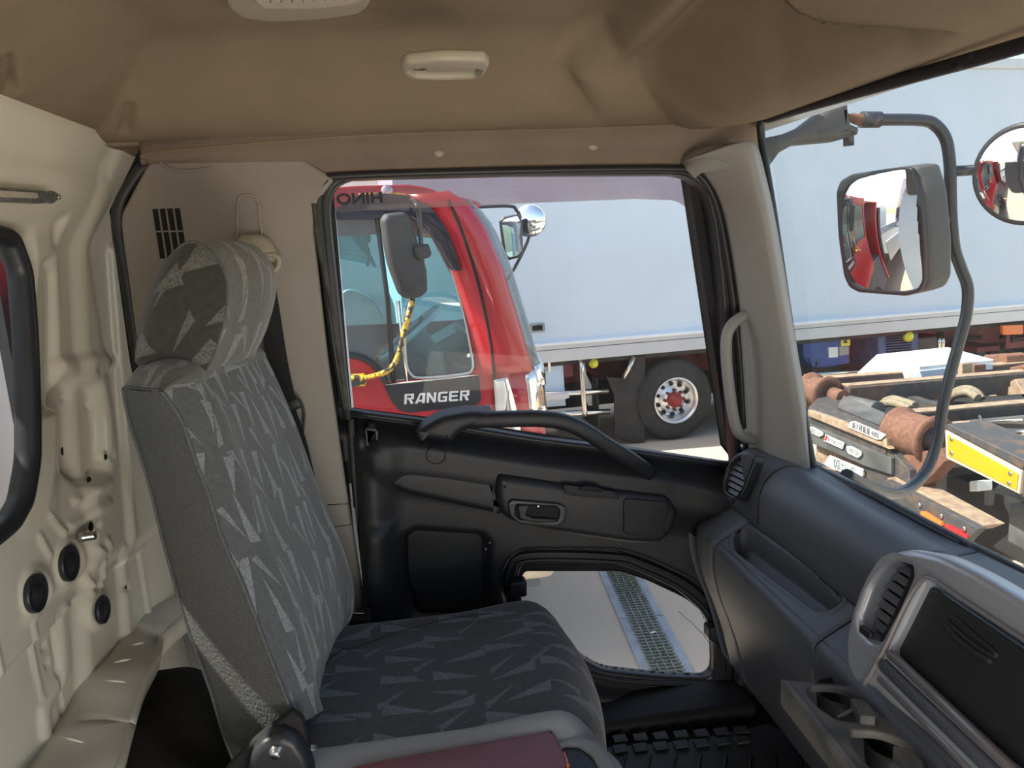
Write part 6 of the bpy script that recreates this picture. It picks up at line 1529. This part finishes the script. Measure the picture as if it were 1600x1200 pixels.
# ================================================================= BEHIND: rows of parked trucks for the mirrors
def simple_truck(x, y, col, label, bed, fwd=1):
    t = thing('parked_truck', label, 'truck', (x, y, GZ), 'parked trucks down the lane')
    MB().prism([V3((x, y-1.1, -.3+.5)), V3((x+1.4*fwd, y-1.1, .2)), V3((x+1.65*fwd, y-1.1, -.7)), V3((x+1.7*fwd, y-1.1, -2.1)), V3((x, y-1.1, -2.1))], (0, 2.2, 0)).build('cab', M[col], t, bev=.06)
    MB().prism([V3((x+1.42*fwd, y-.95, .08)), V3((x+1.67*fwd, y-.95, -.75)), V3((x+1.74*fwd, y-.95, -.75)), V3((x+1.48*fwd, y-.95, .08))], (0, 1.9, 0)).build('windscreen', M['tblack'], t)
    for s_ in (-1.115, 1.095):
        MB().prism([V3((x+.4*fwd, y+s_, .0)), V3((x+1.25*fwd, y+s_, .0)), V3((x+1.45*fwd, y+s_, -.7)), V3((x+.4*fwd, y+s_, -.7))], (0, .02, 0)).build('side_window', M['tblack'], t)
    MB().bx(x-5.4*fwd, x-.15*fwd, y-1.1, y+1.1, -1.45, -1.3).build('bed', M['framed'], t)
    for s_ in (-1.12, 1.08): MB().bx(x-5.4*fwd, x-.15*fwd, y+s_, y+s_+.04, -1.5, -.95 if bed == 'low' else .4).build('side_gate', M['gateal' if bed == 'low' else 'cont'], t)
    for xx in (x+.5*fwd, x-3.9*fwd):
        for s_ in (-1.08, .82): MB().cyl((xx, y+s_, GZ+.46), (xx, y+s_+.26, GZ+.46), .46).build('wheel', M['tyre'], t)
    return t
simple_truck(-11.2, 5.2, 'twhite', 'white cab flatbed truck parked directly behind the red truck, seen in the mirrors', 'low')
simple_truck(-19.0, 5.2, 'tblack', 'dark cab flatbed truck further down the lane, seen in the mirrors', 'low')
simple_truck(-27.0, 5.4, 'twhite', 'white truck furthest down the lane behind the dark one, seen in the mirrors', 'high')
simple_truck(-9.4, .6, 'twhite', 'white truck parked behind this cab on the right of the lane, seen in the mirrors', 'low')
simple_truck(-17.5, .6, 'twhite', 'second white truck behind this cab on the right of the lane, seen in the mirrors', 'high')
# own load body behind the cab
ob = thing('cargo_bed', 'white side of this truck\'s own low cargo bed, seen in the mirrors', 'truck bed', (-4, .6, GZ))
MB().bx(-7.0, -1.1, -.45, 1.92, -1.5, -1.35).build('bed_floor', M['framed'], ob)
MB().bx(-7.0, -1.1, 1.90, 1.95, -1.55, -.95).build('side_gate', M['twhite'], ob, bev=.01)
for xx in (-5.6, .1): MB().cyl((xx, 1.45, GZ+.46), (xx, 1.72, GZ+.46), .46).build('wheel', M['tyre'], ob)

sun_slot_board = plate('headboard', M['twhite'], ob, Fr((-1.05, 0, 0), (0, 1, 0), (0, 0, 1)), [[(-.45, -1.4), (1.98, -1.4), (1.98, .75), (-.45, .75)], [(-.40, .085), (1.90, .085), (1.90, .175), (-.40, .175)]], .03, .003)  # added sun blocker behind the rear window, slot shaped to throw the seat patch
for o in list(sc.objects):
    if o.parent is None and o.type not in ('CAMERA', 'LIGHT'): o.location.z += EYE
cam.location = (0, 0, EYE)
